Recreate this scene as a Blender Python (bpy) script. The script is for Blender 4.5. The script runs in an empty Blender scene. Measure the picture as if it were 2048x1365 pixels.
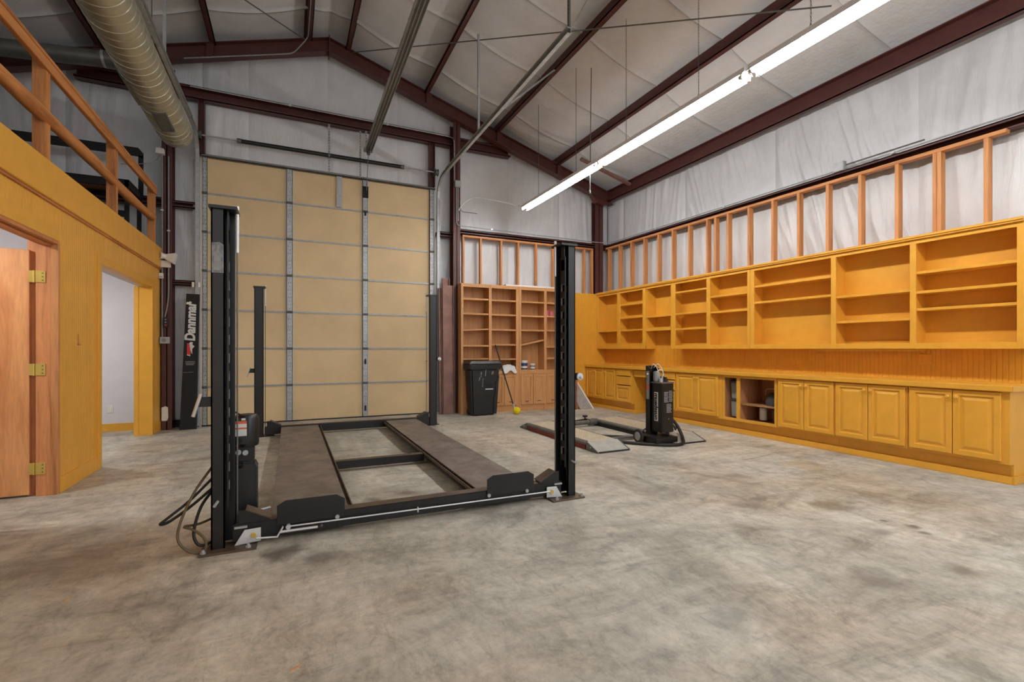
import bpy, bmesh, math, random
from mathutils import Vector, Matrix, noise
random.seed(7)
S = bpy.context.scene
COL = S.collection

# ------------------------------------------------------------------ camera
cam_d = bpy.data.cameras.new('camera'); cam = bpy.data.objects.new('camera', cam_d); COL.objects.link(cam)
FPX = 955.0
cam_d.sensor_width = 36.0; cam_d.lens = 36.0*FPX/2048.0
cam_d.shift_y = 16.0/2048.0; cam_d.clip_start = 0.05; cam_d.clip_end = 200
cam.location = (0, 0, 1.22); cam.rotation_euler = (math.pi/2, 0, -math.atan(444.0/FPX))
S.camera = cam
# ------------------------------------------------------------------ world, exposure
W = bpy.data.worlds.new('world'); S.world = W; W.use_nodes = True
bg = W.node_tree.nodes['Background']; bg.inputs[0].default_value = (0.93, 0.96, 1.0, 1); bg.inputs[1].default_value = 1.3
S.view_settings.view_transform = 'Standard'; S.view_settings.look = 'None'
S.view_settings.exposure = 0.1; S.view_settings.gamma = 1.0
S.view_settings.use_curve_mapping = False
TUBE_STRENGTH = 64.0      # fluorescent tubes
ROOM_STRENGTH = 110.0      # ceiling lamps of the two side rooms

# ------------------------------------------------------------------ materials
def lin(c):
    return tuple((v/255/12.92 if v/255 <= .04045 else ((v/255+.055)/1.055)**2.4) for v in c) + (1.0,)
MATS = {}
def base_mat(name):
    m = bpy.data.materials.new(name); m.use_nodes = True
    nt = m.node_tree; b = nt.nodes['Principled BSDF']; MATS[name] = m
    return m, nt, b
def N(nt, t, **k):
    n = nt.nodes.new(t)
    for a, v in k.items(): setattr(n, a, v)
    return n
def coords(nt, scale=(1, 1, 1), kind='Object', rnd=False):
    tc = N(nt, 'ShaderNodeTexCoord'); mp = N(nt, 'ShaderNodeMapping'); mp.inputs['Scale'].default_value = scale
    nt.links.new(tc.outputs[kind], mp.inputs['Vector'])
    if rnd:
        oi = N(nt, 'ShaderNodeObjectInfo'); ml = N(nt, 'ShaderNodeMath', operation='MULTIPLY'); ml.inputs[1].default_value = 37.0
        nt.links.new(oi.outputs['Random'], ml.inputs[0]); nt.links.new(ml.outputs[0], mp.inputs['Location'])
    return mp.outputs[0]
def noise_n(nt, vec, scale, detail=4, rough=.55, dist=0):
    n = N(nt, 'ShaderNodeTexNoise'); n.inputs['Scale'].default_value = scale; n.inputs['Detail'].default_value = detail
    n.inputs['Roughness'].default_value = rough; n.inputs['Distortion'].default_value = dist
    nt.links.new(vec, n.inputs['Vector']); return n.outputs['Fac']
def ramp(nt, fac, stops):
    r = N(nt, 'ShaderNodeValToRGB'); e = r.color_ramp.elements
    while len(e) < len(stops): e.new(.5)
    for q, (p, c) in zip(e, stops): q.position = p; q.color = c if len(c) == 4 else lin(c)
    nt.links.new(fac, r.inputs[0]); return r.outputs[0]
def mix(nt, fac, a, b, mode='MIX'):
    m = N(nt, 'ShaderNodeMix', data_type='RGBA', blend_type=mode)
    for s, v in ((m.inputs[0], fac), (m.inputs[6], a), (m.inputs[7], b)):
        if isinstance(v, (int, float)): s.default_value = v
        elif isinstance(v, tuple): s.default_value = v
        else: nt.links.new(v, s)
    return m.outputs[2]
def bump(nt, b, h, strength=.3, dist=.01):
    n = N(nt, 'ShaderNodeBump'); n.inputs['Strength'].default_value = strength; n.inputs['Distance'].default_value = dist
    nt.links.new(h, n.inputs['Height']); nt.links.new(n.outputs[0], b.inputs['Normal'])
def plain(name, c, rough=.5, metal=0.0, var=.12, scale=6, bstr=0.0, bscale=60, spec=.5):
    m, nt, b = base_mat(name); c0 = lin(c)
    v = coords(nt, rnd=True); f = noise_n(nt, v, scale, 5, .6)
    lo = tuple(max(0, x*(1-var)) for x in c0[:3])+(1,); hi = tuple(min(1, x*(1+var)) for x in c0[:3])+(1,)
    nt.links.new(ramp(nt, f, [(.3, lo), (.7, hi)]), b.inputs['Base Color'])
    b.inputs['Roughness'].default_value = rough; b.inputs['Metallic'].default_value = metal
    b.inputs['Specular IOR Level'].default_value = spec
    if bstr: bump(nt, b, noise_n(nt, v, bscale, 3), bstr, .003)
    return m
def wood(name, c, axis, rough=.55, contrast=.35, dark=None, knots=True, ring=9):
    m, nt, b = base_mat(name); c0 = lin(c)
    sc = {'x': (.7, ring, ring), 'y': (ring, .7, ring), 'z': (ring, ring, .7)}[axis]
    v = coords(nt, sc, rnd=True)
    f = noise_n(nt, v, 1.6, 6, .62, .6); f2 = noise_n(nt, v, 9, 3, .6)
    d = lin(dark) if dark else tuple(x*(1-contrast) for x in c0[:3])+(1,)
    hi = tuple(min(1, x*1.12) for x in c0[:3])+(1,)
    col = ramp(nt, f, [(.28, d), (.5, c0), (.75, hi)])
    col = mix(nt, .22, col, ramp(nt, f2, [(.35, (.25, .25, .25, 1)), (.65, (1, 1, 1, 1))]), 'MULTIPLY')
    if knots:
        v2 = coords(nt, tuple(s/ring*(.5 if s < 1 else 1)*3 for s in sc), rnd=True)
        vo = N(nt, 'ShaderNodeTexVoronoi'); vo.inputs['Scale'].default_value = 1.3; nt.links.new(v2, vo.inputs['Vector'])
        k = ramp(nt, vo.outputs['Distance'], [(.03, (1, 1, 1, 1)), (.1, (0, 0, 0, 1))])
        col = mix(nt, k, col, tuple(x*.3 for x in c0[:3])+(1,))
    nt.links.new(col, b.inputs['Base Color']); b.inputs['Roughness'].default_value = rough
    bump(nt, b, f2, .15, .002)
    return m
def emit(name, c, s):
    m, nt, b = base_mat(name)
    b.inputs['Base Color'].default_value = lin(c); b.inputs['Emission Color'].default_value = lin(c); b.inputs['Emission Strength'].default_value = s
    return m

def concrete():
    m, nt, b = base_mat('concrete')
    v = coords(nt); vs = coords(nt, (1, .45, 1)); vr = coords(nt, (.4, 1.2, 1))
    big = noise_n(nt, v, .35, 6, .6, .4); mid = noise_n(nt, vs, 1.5, 9, .68, 1.0); fine = noise_n(nt, v, 14, 6, .75); tiny = noise_n(nt, v, 90, 3, .7)
    st = noise_n(nt, vr, 2.6, 10, .7, 1.3)
    col = ramp(nt, mid, [(.27, (170, 167, 161)), (.42, (202, 199, 193)), (.56, (224, 222, 216)), (.75, (240, 238, 234))])
    hue = noise_n(nt, v, .55, 7, .6, .8)
    col = mix(nt, .7, col, ramp(nt, hue, [(.34, (206, 210, 208)), (.47, (232, 232, 228)), (.58, (244, 235, 222)), (.72, (228, 212, 192))]), 'MULTIPLY')
    col = mix(nt, .4, col, ramp(nt, big, [(.32, (186, 184, 180)), (.5, (240, 238, 234)), (.7, (250, 248, 242))]), 'MULTIPLY')
    col = mix(nt, .5, col, ramp(nt, st, [(.32, (122, 116, 106)), (.45, (216, 212, 204)), (.58, (253, 252, 249))]), 'MULTIPLY')
    md = noise_n(nt, v, 2.6, 12, .78, 1.2)
    col = mix(nt, .48, col, ramp(nt, md, [(.36, (134, 130, 122)), (.47, (228, 226, 220)), (.6, (255, 254, 250))]), 'MULTIPLY')
    gr = noise_n(nt, coords(nt, (1.6, .7, 1)), 9, 10, .82, .8)
    col = mix(nt, .45, col, ramp(nt, gr, [(.34, (122, 118, 111)), (.48, (230, 228, 223)), (.62, (255, 254, 252))]), 'MULTIPLY')
    col = mix(nt, .3, col, ramp(nt, fine, [(.3, (124, 121, 115)), (.6, (255, 254, 252))]), 'MULTIPLY')
    col = mix(nt, 1.0, col, (1.13, 1.13, 1.12, 1), 'MULTIPLY')
    dk = noise_n(nt, vs, .8, 8, .72, .8)
    col = mix(nt, ramp(nt, dk, [(.60, (0, 0, 0, 1)), (.74, (.5, .5, .5, 1))]), col, lin((104, 92, 76)))
    lt = noise_n(nt, v, 5.0, 8, .8, .5)
    col = mix(nt, ramp(nt, lt, [(.66, (0, 0, 0, 1)), (.74, (.5, .5, .5, 1))]), col, lin((226, 220, 208)))
    # spill stains with shapes of their own
    geo = N(nt, 'ShaderNodeTexCoord')
    for (x, y, r, cc, s) in ((3.81, 2.34, .15, (104, 88, 60), .7), (4.42, 2.38, .14, (128, 112, 80), .5), (3.87, 1.81, .045, (92, 86, 76), .8), (3.81, 1.71, .04, (92, 86, 76), .8), (3.82, 1.95, .03, (96, 90, 80), .8),
                             (3.55, 1.85, .10, (112, 104, 94), .6), (3.2, 2.59, .16, (122, 112, 102), .55), (3.89, 3.26, .10, (116, 106, 96), .6), (2.83, 1.45, .17, (104, 98, 90), .65), (3.37, 1.33, .09, (110, 100, 82), .6),
                             (4.86, 3.25, .22, (172, 150, 116), .55), (1.8, 1.55, .13, (110, 106, 102), .5), (-.02, 3.16, .14, (74, 62, 50), .75), (.17, 2.98, .12, (88, 74, 62), .6), (.907, 4.06, .10, (92, 70, 58), .7), (.61, 3.98, .08, (86, 72, 62), .7), (-1.1, 3.5, .35, (112, 98, 82), .5)):
        wv = N(nt, 'ShaderNodeVectorMath', operation='MULTIPLY_ADD')
        wn = N(nt, 'ShaderNodeTexNoise'); wn.inputs['Scale'].default_value = 5.0; wn.inputs['Detail'].default_value = 6
        nt.links.new(geo.outputs['Object'], wn.inputs['Vector']); nt.links.new(wn.outputs['Color'], wv.inputs[0])
        wv.inputs[1].default_value = (r*2.2, r*2.2, 0); nt.links.new(geo.outputs['Object'], wv.inputs[2])
        w2 = N(nt, 'ShaderNodeVectorMath', operation='SUBTRACT'); w2.inputs[1].default_value = (x+r*1.1, y+r*1.1, 0); nt.links.new(wv.outputs[0], w2.inputs[0])
        ln = N(nt, 'ShaderNodeVectorMath', operation='LENGTH'); nt.links.new(w2.outputs[0], ln.inputs[0])
        f = ramp(nt, ln.outputs['Value'], [(r*.35, (s, s, s, 1)), (min(.99, r*1.15), (0, 0, 0, 1))])
        col = mix(nt, f, col, lin(cc))
    nt.links.new(col, b.inputs['Base Color'])
    nt.links.new(ramp(nt, mid, [(.3, (.42, .42, .42, 1)), (.7, (.62, .62, .62, 1))]), b.inputs['Roughness'])
    mx = N(nt, 'ShaderNodeMath', operation='ADD'); nt.links.new(fine, mx.inputs[0]); nt.links.new(tiny, mx.inputs[1])
    bump(nt, b, mx.outputs[0], .12, .006)
concrete()

def insulation():
    m, nt, b = base_mat('insulation')
    v = coords(nt, kind='Object'); f = noise_n(nt, v, 1.2, 6, .65, .5)
    col = ramp(nt, f, [(.3, (204, 205, 207)), (.6, (220, 221, 223)), (.8, (214, 211, 208))])
    nt.links.new(col, b.inputs['Base Color'])
    b.inputs['Roughness'].default_value = .32; b.inputs['Specular IOR Level'].default_value = .5
    w = noise_n(nt, coords(nt, (5, 5, .8)), 3.0, 5, .6, .8)
    # woven scrim of the facing
    g = N(nt, 'ShaderNodeTexWave', wave_type='BANDS', bands_direction='Z'); g.inputs['Scale'].default_value = 22; nt.links.new(v, g.inputs['Vector'])
    ad = N(nt, 'ShaderNodeMath', operation='MULTIPLY_ADD'); ad.inputs[1].default_value = .04
    nt.links.new(g.outputs['Fac'], ad.inputs[0]); nt.links.new(w, ad.inputs[2])
    bump(nt, b, ad.outputs[0], .5, .016)
insulation()
plain('yellow', (224, 163, 54), .42, var=.05, bstr=.08, bscale=120)
plain('maroon', (82, 42, 37), .5, var=.16, bstr=.05)
plain('galv', (172, 174, 174), .42, .4, .18, 14)
plain('galv_duct', (178, 172, 148), .36, .5, .14, 5)
plain('galv_dark', (104, 104, 98), .45, .35, .2, 9)
plain('black_paint', (18, 18, 18), .38, var=.35, scale=5, bstr=.1)
plain('black_matte', (15, 15, 16), .7, var=.3)
plain('black_plastic', (27, 28, 29), .42, var=.3, scale=8)
plain('zinc', (206, 210, 212), .35, .3, .12, 10)
plain('steel_rod', (205, 205, 205), .35, .4, .08)
plain('door_cream', (218, 192, 148), .6, var=.07, scale=2.2, bstr=.05)
plain('white_paint', (232, 230, 228), .6, var=.04)
plain('drywall', (216, 213, 216), .8, var=.03, bstr=.15, bscale=140)
plain('white_plastic', (228, 224, 214), .45, var=.05)
plain('brass', (214, 182, 92), .32, .5, .1)
plain('red_brown', (118, 44, 34), .55, var=.3, scale=9)
plain('tread_grey', (168, 167, 158), .5, .25, .15, 10, bstr=.5, bscale=70)
plain('tread_tan', (186, 174, 150), .6, .1, .15, 7, bstr=.5, bscale=70)
plain('dark_bin', (78, 84, 82), .5)
plain('grey_bin', (150, 160, 156), .5, var=.06)
plain('yellow_mop', (226, 206, 10), .8, var=.2, scale=30, bstr=.8, bscale=60)
plain('blue_label', (36, 58, 116), .5)
plain('orange', (214, 92, 40), .5)
plain('red', (200, 44, 40), .5)
plain('label_white', (212, 212, 210), .5, var=.05)
plain('label_grey', (136, 136, 136), .5, var=.2, scale=40)
plain('hose', (20, 19, 17), .6)
plain('hose_olive', (92, 78, 50), .5)
plain('rubber', (34, 32, 32), .7)
plain('fabric_dark', (62, 64, 62), .9, var=.4, scale=20)
plain('pink', (190, 96, 110), .6)
plain('scuff', (120, 122, 124), .6, var=.5, scale=30)
plain('particle', (150, 110, 66), .75, var=.2, scale=30)
plain('wasp', (170, 138, 70), .9, var=.3, scale=40)
plain('rust_steel', (132, 98, 86), .55, .25, .3, 5)
plain('steel_plate', (92, 76, 62), .55, .35, .3, 12)
for a in 'xyz':
    wood('fir_'+a, (206, 140, 82), a, dark=(158, 92, 44), ring=12)
    wood('rail_'+a, (206, 136, 72), a, dark=(156, 88, 38), ring=10)
    wood('oak_'+a, (208, 154, 100), a, .5, dark=(184, 126, 74), knots=False, ring=14)
wood('birch_z', (228, 158, 98), 'z', .5, dark=(206, 130, 72), knots=False, ring=5)
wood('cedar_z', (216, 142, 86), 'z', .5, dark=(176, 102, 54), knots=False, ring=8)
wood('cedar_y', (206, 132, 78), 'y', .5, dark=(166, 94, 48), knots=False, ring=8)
wood('ply_z', (188, 132, 92), 'z', .6, dark=(156, 100, 62), knots=False, ring=6)
def runway_mat():
    m, nt, b = base_mat('runway')
    v = coords(nt); f = noise_n(nt, v, 3.5, 8, .7, .6); f2 = noise_n(nt, v, 60, 3)
    col = ramp(nt, f, [(.3, (84, 74, 66)), (.5, (112, 102, 92)), (.72, (138, 128, 116))])
    nt.links.new(col, b.inputs['Base Color']); b.inputs['Roughness'].default_value = .55; b.inputs['Metallic'].default_value = .15
    bump(nt, b, f2, .25, .003)
runway_mat()
emit('tube_glow', (252, 251, 250), TUBE_STRENGTH)
emit('room_glow', (255, 252, 250), ROOM_STRENGTH)

# ------------------------------------------------------------------ mesh helpers
WL = {}
class MB:
    def __init__(s): s.v = []; s.f = []
    def add(s, vs, fs):
        o = len(s.v); s.v += [tuple(p) for p in vs]; s.f += [tuple(i+o for i in q) for q in fs]; return s
    def box(s, x0, x1, y0, y1, z0, z1):
        x0, x1 = sorted((x0, x1)); y0, y1 = sorted((y0, y1)); z0, z1 = sorted((z0, z1))
        return s.add([(x0,y0,z0),(x1,y0,z0),(x1,y1,z0),(x0,y1,z0),(x0,y0,z1),(x1,y0,z1),(x1,y1,z1),(x0,y1,z1)],
                     [(0,3,2,1),(4,5,6,7),(0,1,5,4),(1,2,6,5),(2,3,7,6),(3,0,4,7)])
    def bar(s, p0, p1, w, h, up=(0,0,1)):
        p0, p1 = Vector(p0), Vector(p1); t = (p1-p0).normalized(); a = t.cross(Vector(up))
        if a.length < 1e-4: a = t.cross(Vector((1,0,0)))
        a.normalize(); b = a.cross(t); a *= w/2; b *= h/2
        vs = [p+q for p in (p0, p1) for q in (-a-b, a-b, a+b, -a+b)]
        return s.add(vs, [(3,2,1,0),(4,5,6,7),(0,1,5,4),(1,2,6,5),(2,3,7,6),(3,0,4,7)])
    def cyl(s, p0, p1, r0, r1=None, n=16, caps=True):
        r1 = r0 if r1 is None else r1
        p0, p1 = Vector(p0), Vector(p1); t = (p1-p0).normalized()
        a = t.cross(Vector((0,0,1)) if abs(t.z) < .9 else Vector((1,0,0))).normalized(); b = t.cross(a)
        vs = []
        for p, r in ((p0, r0), (p1, r1)):
            for i in range(n):
                q = 2*math.pi*i/n; vs.append(p+a*(r*math.cos(q))+b*(r*math.sin(q)))
        fs = [(i, (i+1)%n, n+(i+1)%n, n+i) for i in range(n)]
        if caps: fs += [tuple(range(n-1, -1, -1)), tuple(range(n, 2*n))]
        return s.add(vs, fs)
    def tube(s, pts, r, n=8):
        P = [Vector(p) for p in pts]; m = len(P); vs = []; a = None
        for i in range(m):
            t = (P[min(i+1, m-1)]-P[max(i-1, 0)]).normalized()
            if a is None: a = t.cross(Vector((0,0,1)) if abs(t.z) < .9 else Vector((1,0,0))).normalized()
            else: a = (a-t*a.dot(t)).normalized()
            b = t.cross(a); rr = r[i] if isinstance(r, (list, tuple)) else r
            vs += [P[i]+a*(rr*math.cos(2*math.pi*k/n))+b*(rr*math.sin(2*math.pi*k/n)) for k in range(n)]
        fs = [(i*n+k, i*n+(k+1)%n, (i+1)*n+(k+1)%n, (i+1)*n+k) for i in range(m-1) for k in range(n)]
        fs += [tuple(range(n-1, -1, -1)), tuple(range((m-1)*n, m*n))]
        return s.add(vs, fs)
    def lathe(s, prof, c, axis=(0,0,1), n=24):
        c = Vector(c); t = Vector(axis).normalized(); a = t.cross(Vector((0,0,1)) if abs(t.z) < .9 else Vector((1,0,0))).normalized(); b = t.cross(a)
        vs = [c+t*z+a*(r*math.cos(2*math.pi*k/n))+b*(r*math.sin(2*math.pi*k/n)) for r, z in prof for k in range(n)]
        m = len(prof)
        fs = [(i*n+k, i*n+(k+1)%n, (i+1)*n+(k+1)%n, (i+1)*n+k) for i in range(m-1) for k in range(n)]
        fs += [tuple(range(n-1, -1, -1)), tuple(range((m-1)*n, m*n))]
        return s.add(vs, fs)
    def prism(s, poly, fn, d0, d1):
        n = len(poly); vs = [fn(a, b, d0) for a, b in poly]+[fn(a, b, d1) for a, b in poly]
        return s.add(vs, [tuple(range(n-1, -1, -1)), tuple(range(n, 2*n))]+[(i, (i+1)%n, n+(i+1)%n, n+i) for i in range(n)])
    def rings(s, fn, a0, a1, b0, b1, lst):
        vs = []
        for ins, d in lst:
            vs += [fn(a0+ins, b0+ins, d), fn(a1-ins, b0+ins, d), fn(a1-ins, b1-ins, d), fn(a0+ins, b1-ins, d)]
        m = len(lst); fs = [(3,2,1,0), tuple(range(4*m-4, 4*m))]
        for i in range(m-1):
            for k in range(4): fs.append((i*4+k, i*4+(k+1)%4, i*4+4+(k+1)%4, i*4+4+k))
        return s.add(vs, fs)
    def sweepx(s, pts, prof, x):
        # path in a plane of constant x; profile (a along x, b along path normal), closed
        P = [Vector((x, y, z)) for y, z in pts]; m = len(P); n = len(prof); vs = []
        for i in range(m):
            t = (P[min(i+1, m-1)]-P[max(i-1, 0)]).normalized(); nn = Vector((0, -t.z, t.y))
            vs += [P[i]+Vector((a, 0, 0))+nn*b for a, b in prof]
        fs = [(i*n+k, i*n+(k+1)%n, (i+1)*n+(k+1)%n, (i+1)*n+k) for i in range(m-1) for k in range(n)]
        fs += [tuple(range(n-1, -1, -1)), tuple(range((m-1)*n, m*n))]
        return s.add(vs, fs)
    def xform(s, M):
        s.v = [tuple(M @ Vector(p)) for p in s.v]; return s
    def build(s, name, mat, parent=None, smooth=False, bevel=0, label=None, cat=None, group=None, kind=None, origin=None):
        V = s.v
        lo = Vector([min(p[i] for p in V) for i in range(3)]); hi = Vector([max(p[i] for p in V) for i in range(3)])
        c = Vector(origin) if origin else Vector(((lo.x+hi.x)/2, (lo.y+hi.y)/2, lo.z if parent is None else (lo.z+hi.z)/2))
        me = bpy.data.meshes.new(name); me.from_pydata([(p[0]-c.x, p[1]-c.y, p[2]-c.z) for p in V], [], s.f)
        bm = bmesh.new(); bm.from_mesh(me)
        bmesh.ops.recalc_face_normals(bm, faces=bm.faces)
        if bevel:
            bmesh.ops.bevel(bm, geom=[e for e in bm.edges if len(e.link_faces) == 2 and e.calc_face_angle(0) > .5], offset=bevel, segments=1 if bevel < .004 else 2, affect='EDGES', clamp_overlap=True)
        bm.to_mesh(me); bm.free()
        me.materials.append(MATS[mat])
        if smooth:
            me.polygons.foreach_set('use_smooth', [True]*len(me.polygons))
            if smooth != 'all':
                me.set_sharp_from_angle(angle=math.radians(38))
        o = bpy.data.objects.new(name, me); COL.objects.link(o)
        place(o, c, parent); tag(o, label, cat, group, kind)
        return o
def place(o, wloc, parent=None):
    WL[o.name] = Vector(wloc)
    if parent: o.parent = parent; o.location = Vector(wloc)-WL[parent.name]
    else: o.location = wloc
def tag(o, label=None, cat=None, group=None, kind=None):
    for k, v in (('label', label), ('category', cat), ('group', group), ('kind', kind)):
        if v: o[k] = v
    return o
def thing(name, label, cat, loc, group=None, kind=None):
    o = bpy.data.objects.new(name, None); o.empty_display_size = .1; COL.objects.link(o); place(o, loc)
    return tag(o, label, cat, group, kind)
def box(*a): return MB().box(*a)
def children(o): return [c for c in COL.objects if c.parent == o]
def dup(o, loc, parent=None, label=None):
    c = o.copy(); COL.objects.link(c)
    if parent is not None: c.parent = parent; WL[c.name] = WL[parent.name]+Vector(c.location)
    else: c.location = loc; WL[c.name] = Vector(loc)
    if label: c['label'] = label
    for ch in children(o): dup(ch, None, c)
    return c
def FX(x, d=-1):     # plane facing -x (d=-1): a=y, b=z, depth towards the viewer
    return lambda a, b, c: (x+d*c, a, b)
def FY(y, d=-1):
    return lambda a, b, c: (a, y+d*c, b)
def FZ(z): return lambda a, b, c: (a, b, z+c)
def text_mb(txt, fn, size, depth=.001, bold=0.0, shear=0.0):
    cu = bpy.data.curves.new('t', 'FONT'); cu.body = txt; cu.size = size; cu.offset = bold; cu.shear = shear; cu.align_x = 'LEFT'
    ob = bpy.data.objects.new('t', cu); COL.objects.link(ob)
    dg = bpy.context.evaluated_depsgraph_get(); me = bpy.data.meshes.new_from_object(ob.evaluated_get(dg))
    vs = [fn(v.co.x, v.co.y, depth) for v in me.vertices]; fs = [tuple(p.vertices) for p in me.polygons]
    w = max(v.co.x for v in me.vertices)
    bpy.data.objects.remove(ob); bpy.data.meshes.remove(me); bpy.data.curves.remove(cu)
    return MB().add(vs, fs), w
def arc(cx, cy, r, a0, a1, n=8):
    return [(cx+r*math.cos(a0+(a1-a0)*i/n), cy+r*math.sin(a0+(a1-a0)*i/n)) for i in range(n+1)]
def catmull(P, n=8):
    P = [Vector(p) for p in P]; P = [P[0]*2-P[1]]+P+[P[-1]*2-P[-2]]; out = []
    for i in range(1, len(P)-2):
        for k in range(n):
            t = k/n; a, b, c, d = P[i-1:i+3]
            out.append(.5*((2*b)+(c-a)*t+(2*a-5*b+4*c-d)*t*t+(3*b-a-3*c+d)*t**3))
    out.append(P[-2]); return out
# ================================================================== THE SETTING
RX = .605
def zr(x): return 6.50-.317*abs(x-RX)
YB, XR, XL = 9.0, 6.60, -5.3
fl = MB().box(-5.6, 7.0, -6.0, 9.4, -.15, 0).build('floor', 'concrete', kind='structure', origin=(0, 0, 0))

def insul(parent, fn, a0, a1, b0, b1, na, nb, seed, slant=.0, amp=.016, pillow=.02, freq=6.0, extra=None):
    vs, fs = [], []
    for i in range(na+1):
        s = i/na; a = a0+(a1-a0)*s; lo = b0(a) if callable(b0) else b0; hi = b1(a) if callable(b1) else b1
        for j in range(nb+1):
            t = j/nb; b = lo+(hi-lo)*t
            e = min(1, min(s, 1-s)*abs(a1-a0)/.09)
            n1 = noise.noise((a*freq+slant*b*freq*.5, b*.55, seed)); n2 = noise.noise((a*freq*2.3+slant*b*freq, b*.9, seed+9.1))
            n3 = noise.noise((a*.9, b*.7, seed+3.3)); mask = max(0, min(1, .45+1.4*noise.noise((a*.6, b*.5, seed+21))))
            w = (1-abs(n1)*1.6)**3*amp*mask+max(0, 1-abs(n2)*3.0)*amp*.5*mask if True else 0
            d = pillow*(.6+.7*n3)*math.sqrt(e)+max(0, w)*e-.006*(1-e)
            if extra: d += extra(a, b)
            vs.append(fn(a, b, d))
    for i in range(na):
        for j in range(nb):
            k = i*(nb+1)+j; fs.append((k, k+1, k+nb+2, k+nb+1))
    return MB().add(vs, fs).build('insulation_panel', 'insulation', parent, smooth='all')

# ---- ceiling: roof deck, insulation blankets, purlins, rafters
ce = MB()
for s in (-1, 1):
    xe = RX+s*6.05
    P = [(RX, zr(RX)+.30), (xe, zr(xe)+.30), (xe, zr(xe)+.36), (RX, zr(RX)+.36)]
    ce.prism(P, lambda a, b, c: (a, c, b), -4.0, 9.15)
ceiling = ce.build('ceiling', 'galv', kind='structure', origin=(RX, 2.5, 6.8))
PX = [-2.51+.02, -1.12, .26, .95, 2.33, 3.75, 5.12]; PALL = [-5.25, -3.9]+PX+[6.45]
def sag(a, b):
    for q, r in zip(PALL[:-1], PALL[1:]):
        if q <= a <= r: return .07*math.sin(math.pi*(a-q)/(r-q))
    return 0
yy = 9.05; k = 0
SE = [9.05, 8.15, 6.93, 5.71, 4.49, 3.27, 2.05, .83, -.39, -1.61, -2.83, -4.0]
for y1, y0 in zip(SE[:-1], SE[1:]):
    for xa, xb in ((-5.3, RX), (RX, 6.62)):
        k += 1
        def lip(a, b, y0=y0, y1=y1): return sag(a, b)+.035*math.exp(-((b-y0)/.035)**2)+.03*math.exp(-((b-y1)/.03)**2)
        insul(ceiling, lambda a, b, d: (b, a, zr(b)+.215-d), y0, y1, xa, xb, 26 if y0 > 1.5 else 10, 56, k*1.7, .3, .016, .0, 3.0, lambda a, b, f=lip: f(b, a))
def zee(mb, x, zb, y0, y1, h=.2, fl=.078, t=.012, d=1):
    mb.box(x-t/2, x+t/2, y0, y1, zb, zb+h); mb.box(x, x+d*fl, y0, y1, zb, zb+t); mb.box(x, x-d*fl, y0, y1, zb+h-t, zb+h)
    mb.box(x+d*fl-d*t, x+d*fl, y0, y1, zb, zb+.022); return mb
for x in PX:
    zee(MB(), x, zr(x), -4.0, 8.98, d=-1 if x > RX else 1).build('purlin', 'maroon', ceiling)
MB().box(6.40, 6.415, -4, 8.98, 4.46, 4.70).box(6.33, 6.415, -4, 8.98, 4.455, 4.468).box(6.33, 6.415, -4, 8.98, 4.692, 4.705).box(6.33, 6.342, -4, 8.98, 4.455, 4.50).build('eave_strut', 'maroon', ceiling)
# rafters of the end frame (I sections following the slope)
for s, x1 in ((1, 6.47), (-1, -5.25)):
    m = MB()
    def sl(x0, x1, off0, off1, ya, yb):
        m.prism([(x0, zr(x0)+off0), (x1, zr(x1)+off0), (x1, zr(x1)+off1), (x0, zr(x0)+off1)], lambda a, b, c: (a, c, b), ya, yb)
    sl(RX, x1, -.235, -.222, 8.62, 8.78); sl(RX, x1, -.013, 0, 8.62, 8.78); sl(RX, x1, -.222, -.013, 8.695, 8.707)
    m.build('rafter', 'maroon', ceiling)
    st = MB()
    for x in (PX[4:] if s > 0 else PX[:2]): st.box(x-.05, x+.05, 8.64, 8.695, zr(x)-.22, zr(x)-.01)
    st.build('stiffener', 'maroon', ceiling)
MB().box(RX-.008, RX+.008, 8.60, 8.80, zr(RX)-.29, zr(RX)+.02).build('ridge_splice', 'maroon', ceiling)
MB().bar((.98, 8.63, 6.34), (5.35, 3.25, 4.96), .012, .012).build('brace_rod', 'galv_dark', ceiling)
MB().bar((.24, 8.60, 6.33), (-3.5, 3.9, 5.15), .012, .012).build('brace_rod', 'galv_dark', ceiling)
# timber cross strut under the far purlin bay
MB().bar((5.22, 8.0, 4.99), (6.38, 7.92, 4.62), .07, .05).build('timber_strut', 'rust_steel', ceiling)

# ---- back gable wall
wb = MB()
wb.prism([(XL, 0), (-1.30, 0), (-1.30, 4.30), (2.52, 4.30), (2.52, 0), (XR+.1, 0), (XR+.1, zr(XR)+.3), (RX, zr(RX)+.3), (XL, zr(XL)+.3)], lambda a, b, c: (a, c, b), YB+.06, YB+.16)
wall_back = wb.build('wall_back', 'galv', kind='structure', origin=(RX, YB+.1, 0))
fb = FY(YB)
top = lambda a: zr(a)+.22
def pil(z): return -.02*math.exp(-((z-3.45)/.10)**2)-.02*math.exp(-((z-5.22)/.12)**2)
segs = [(-5.3, -4.15, 0), (-4.15, -2.95, 0), (-2.95, -1.74, 0), (-1.74, -1.27, 0), (-1.27, -.62, 4.28), (-.62, .60, 4.28), (.60, 1.82, 4.28), (1.82, 2.52, 4.28), (2.52, 2.90, 0), (2.90, 4.10, 0), (4.10, 5.32, 0), (5.32, 6.60, 0)]
for i, (a0, a1, b0) in enumerate(segs):
    insul(wall_back, fb, a0, a1, b0, top, max(8, int((a1-a0)/.028)), 70 if b0 else 120, 40+i*2.3, .25 if i % 2 else -.2, .020, .022, 5.0, lambda a, b: pil(b))
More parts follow.
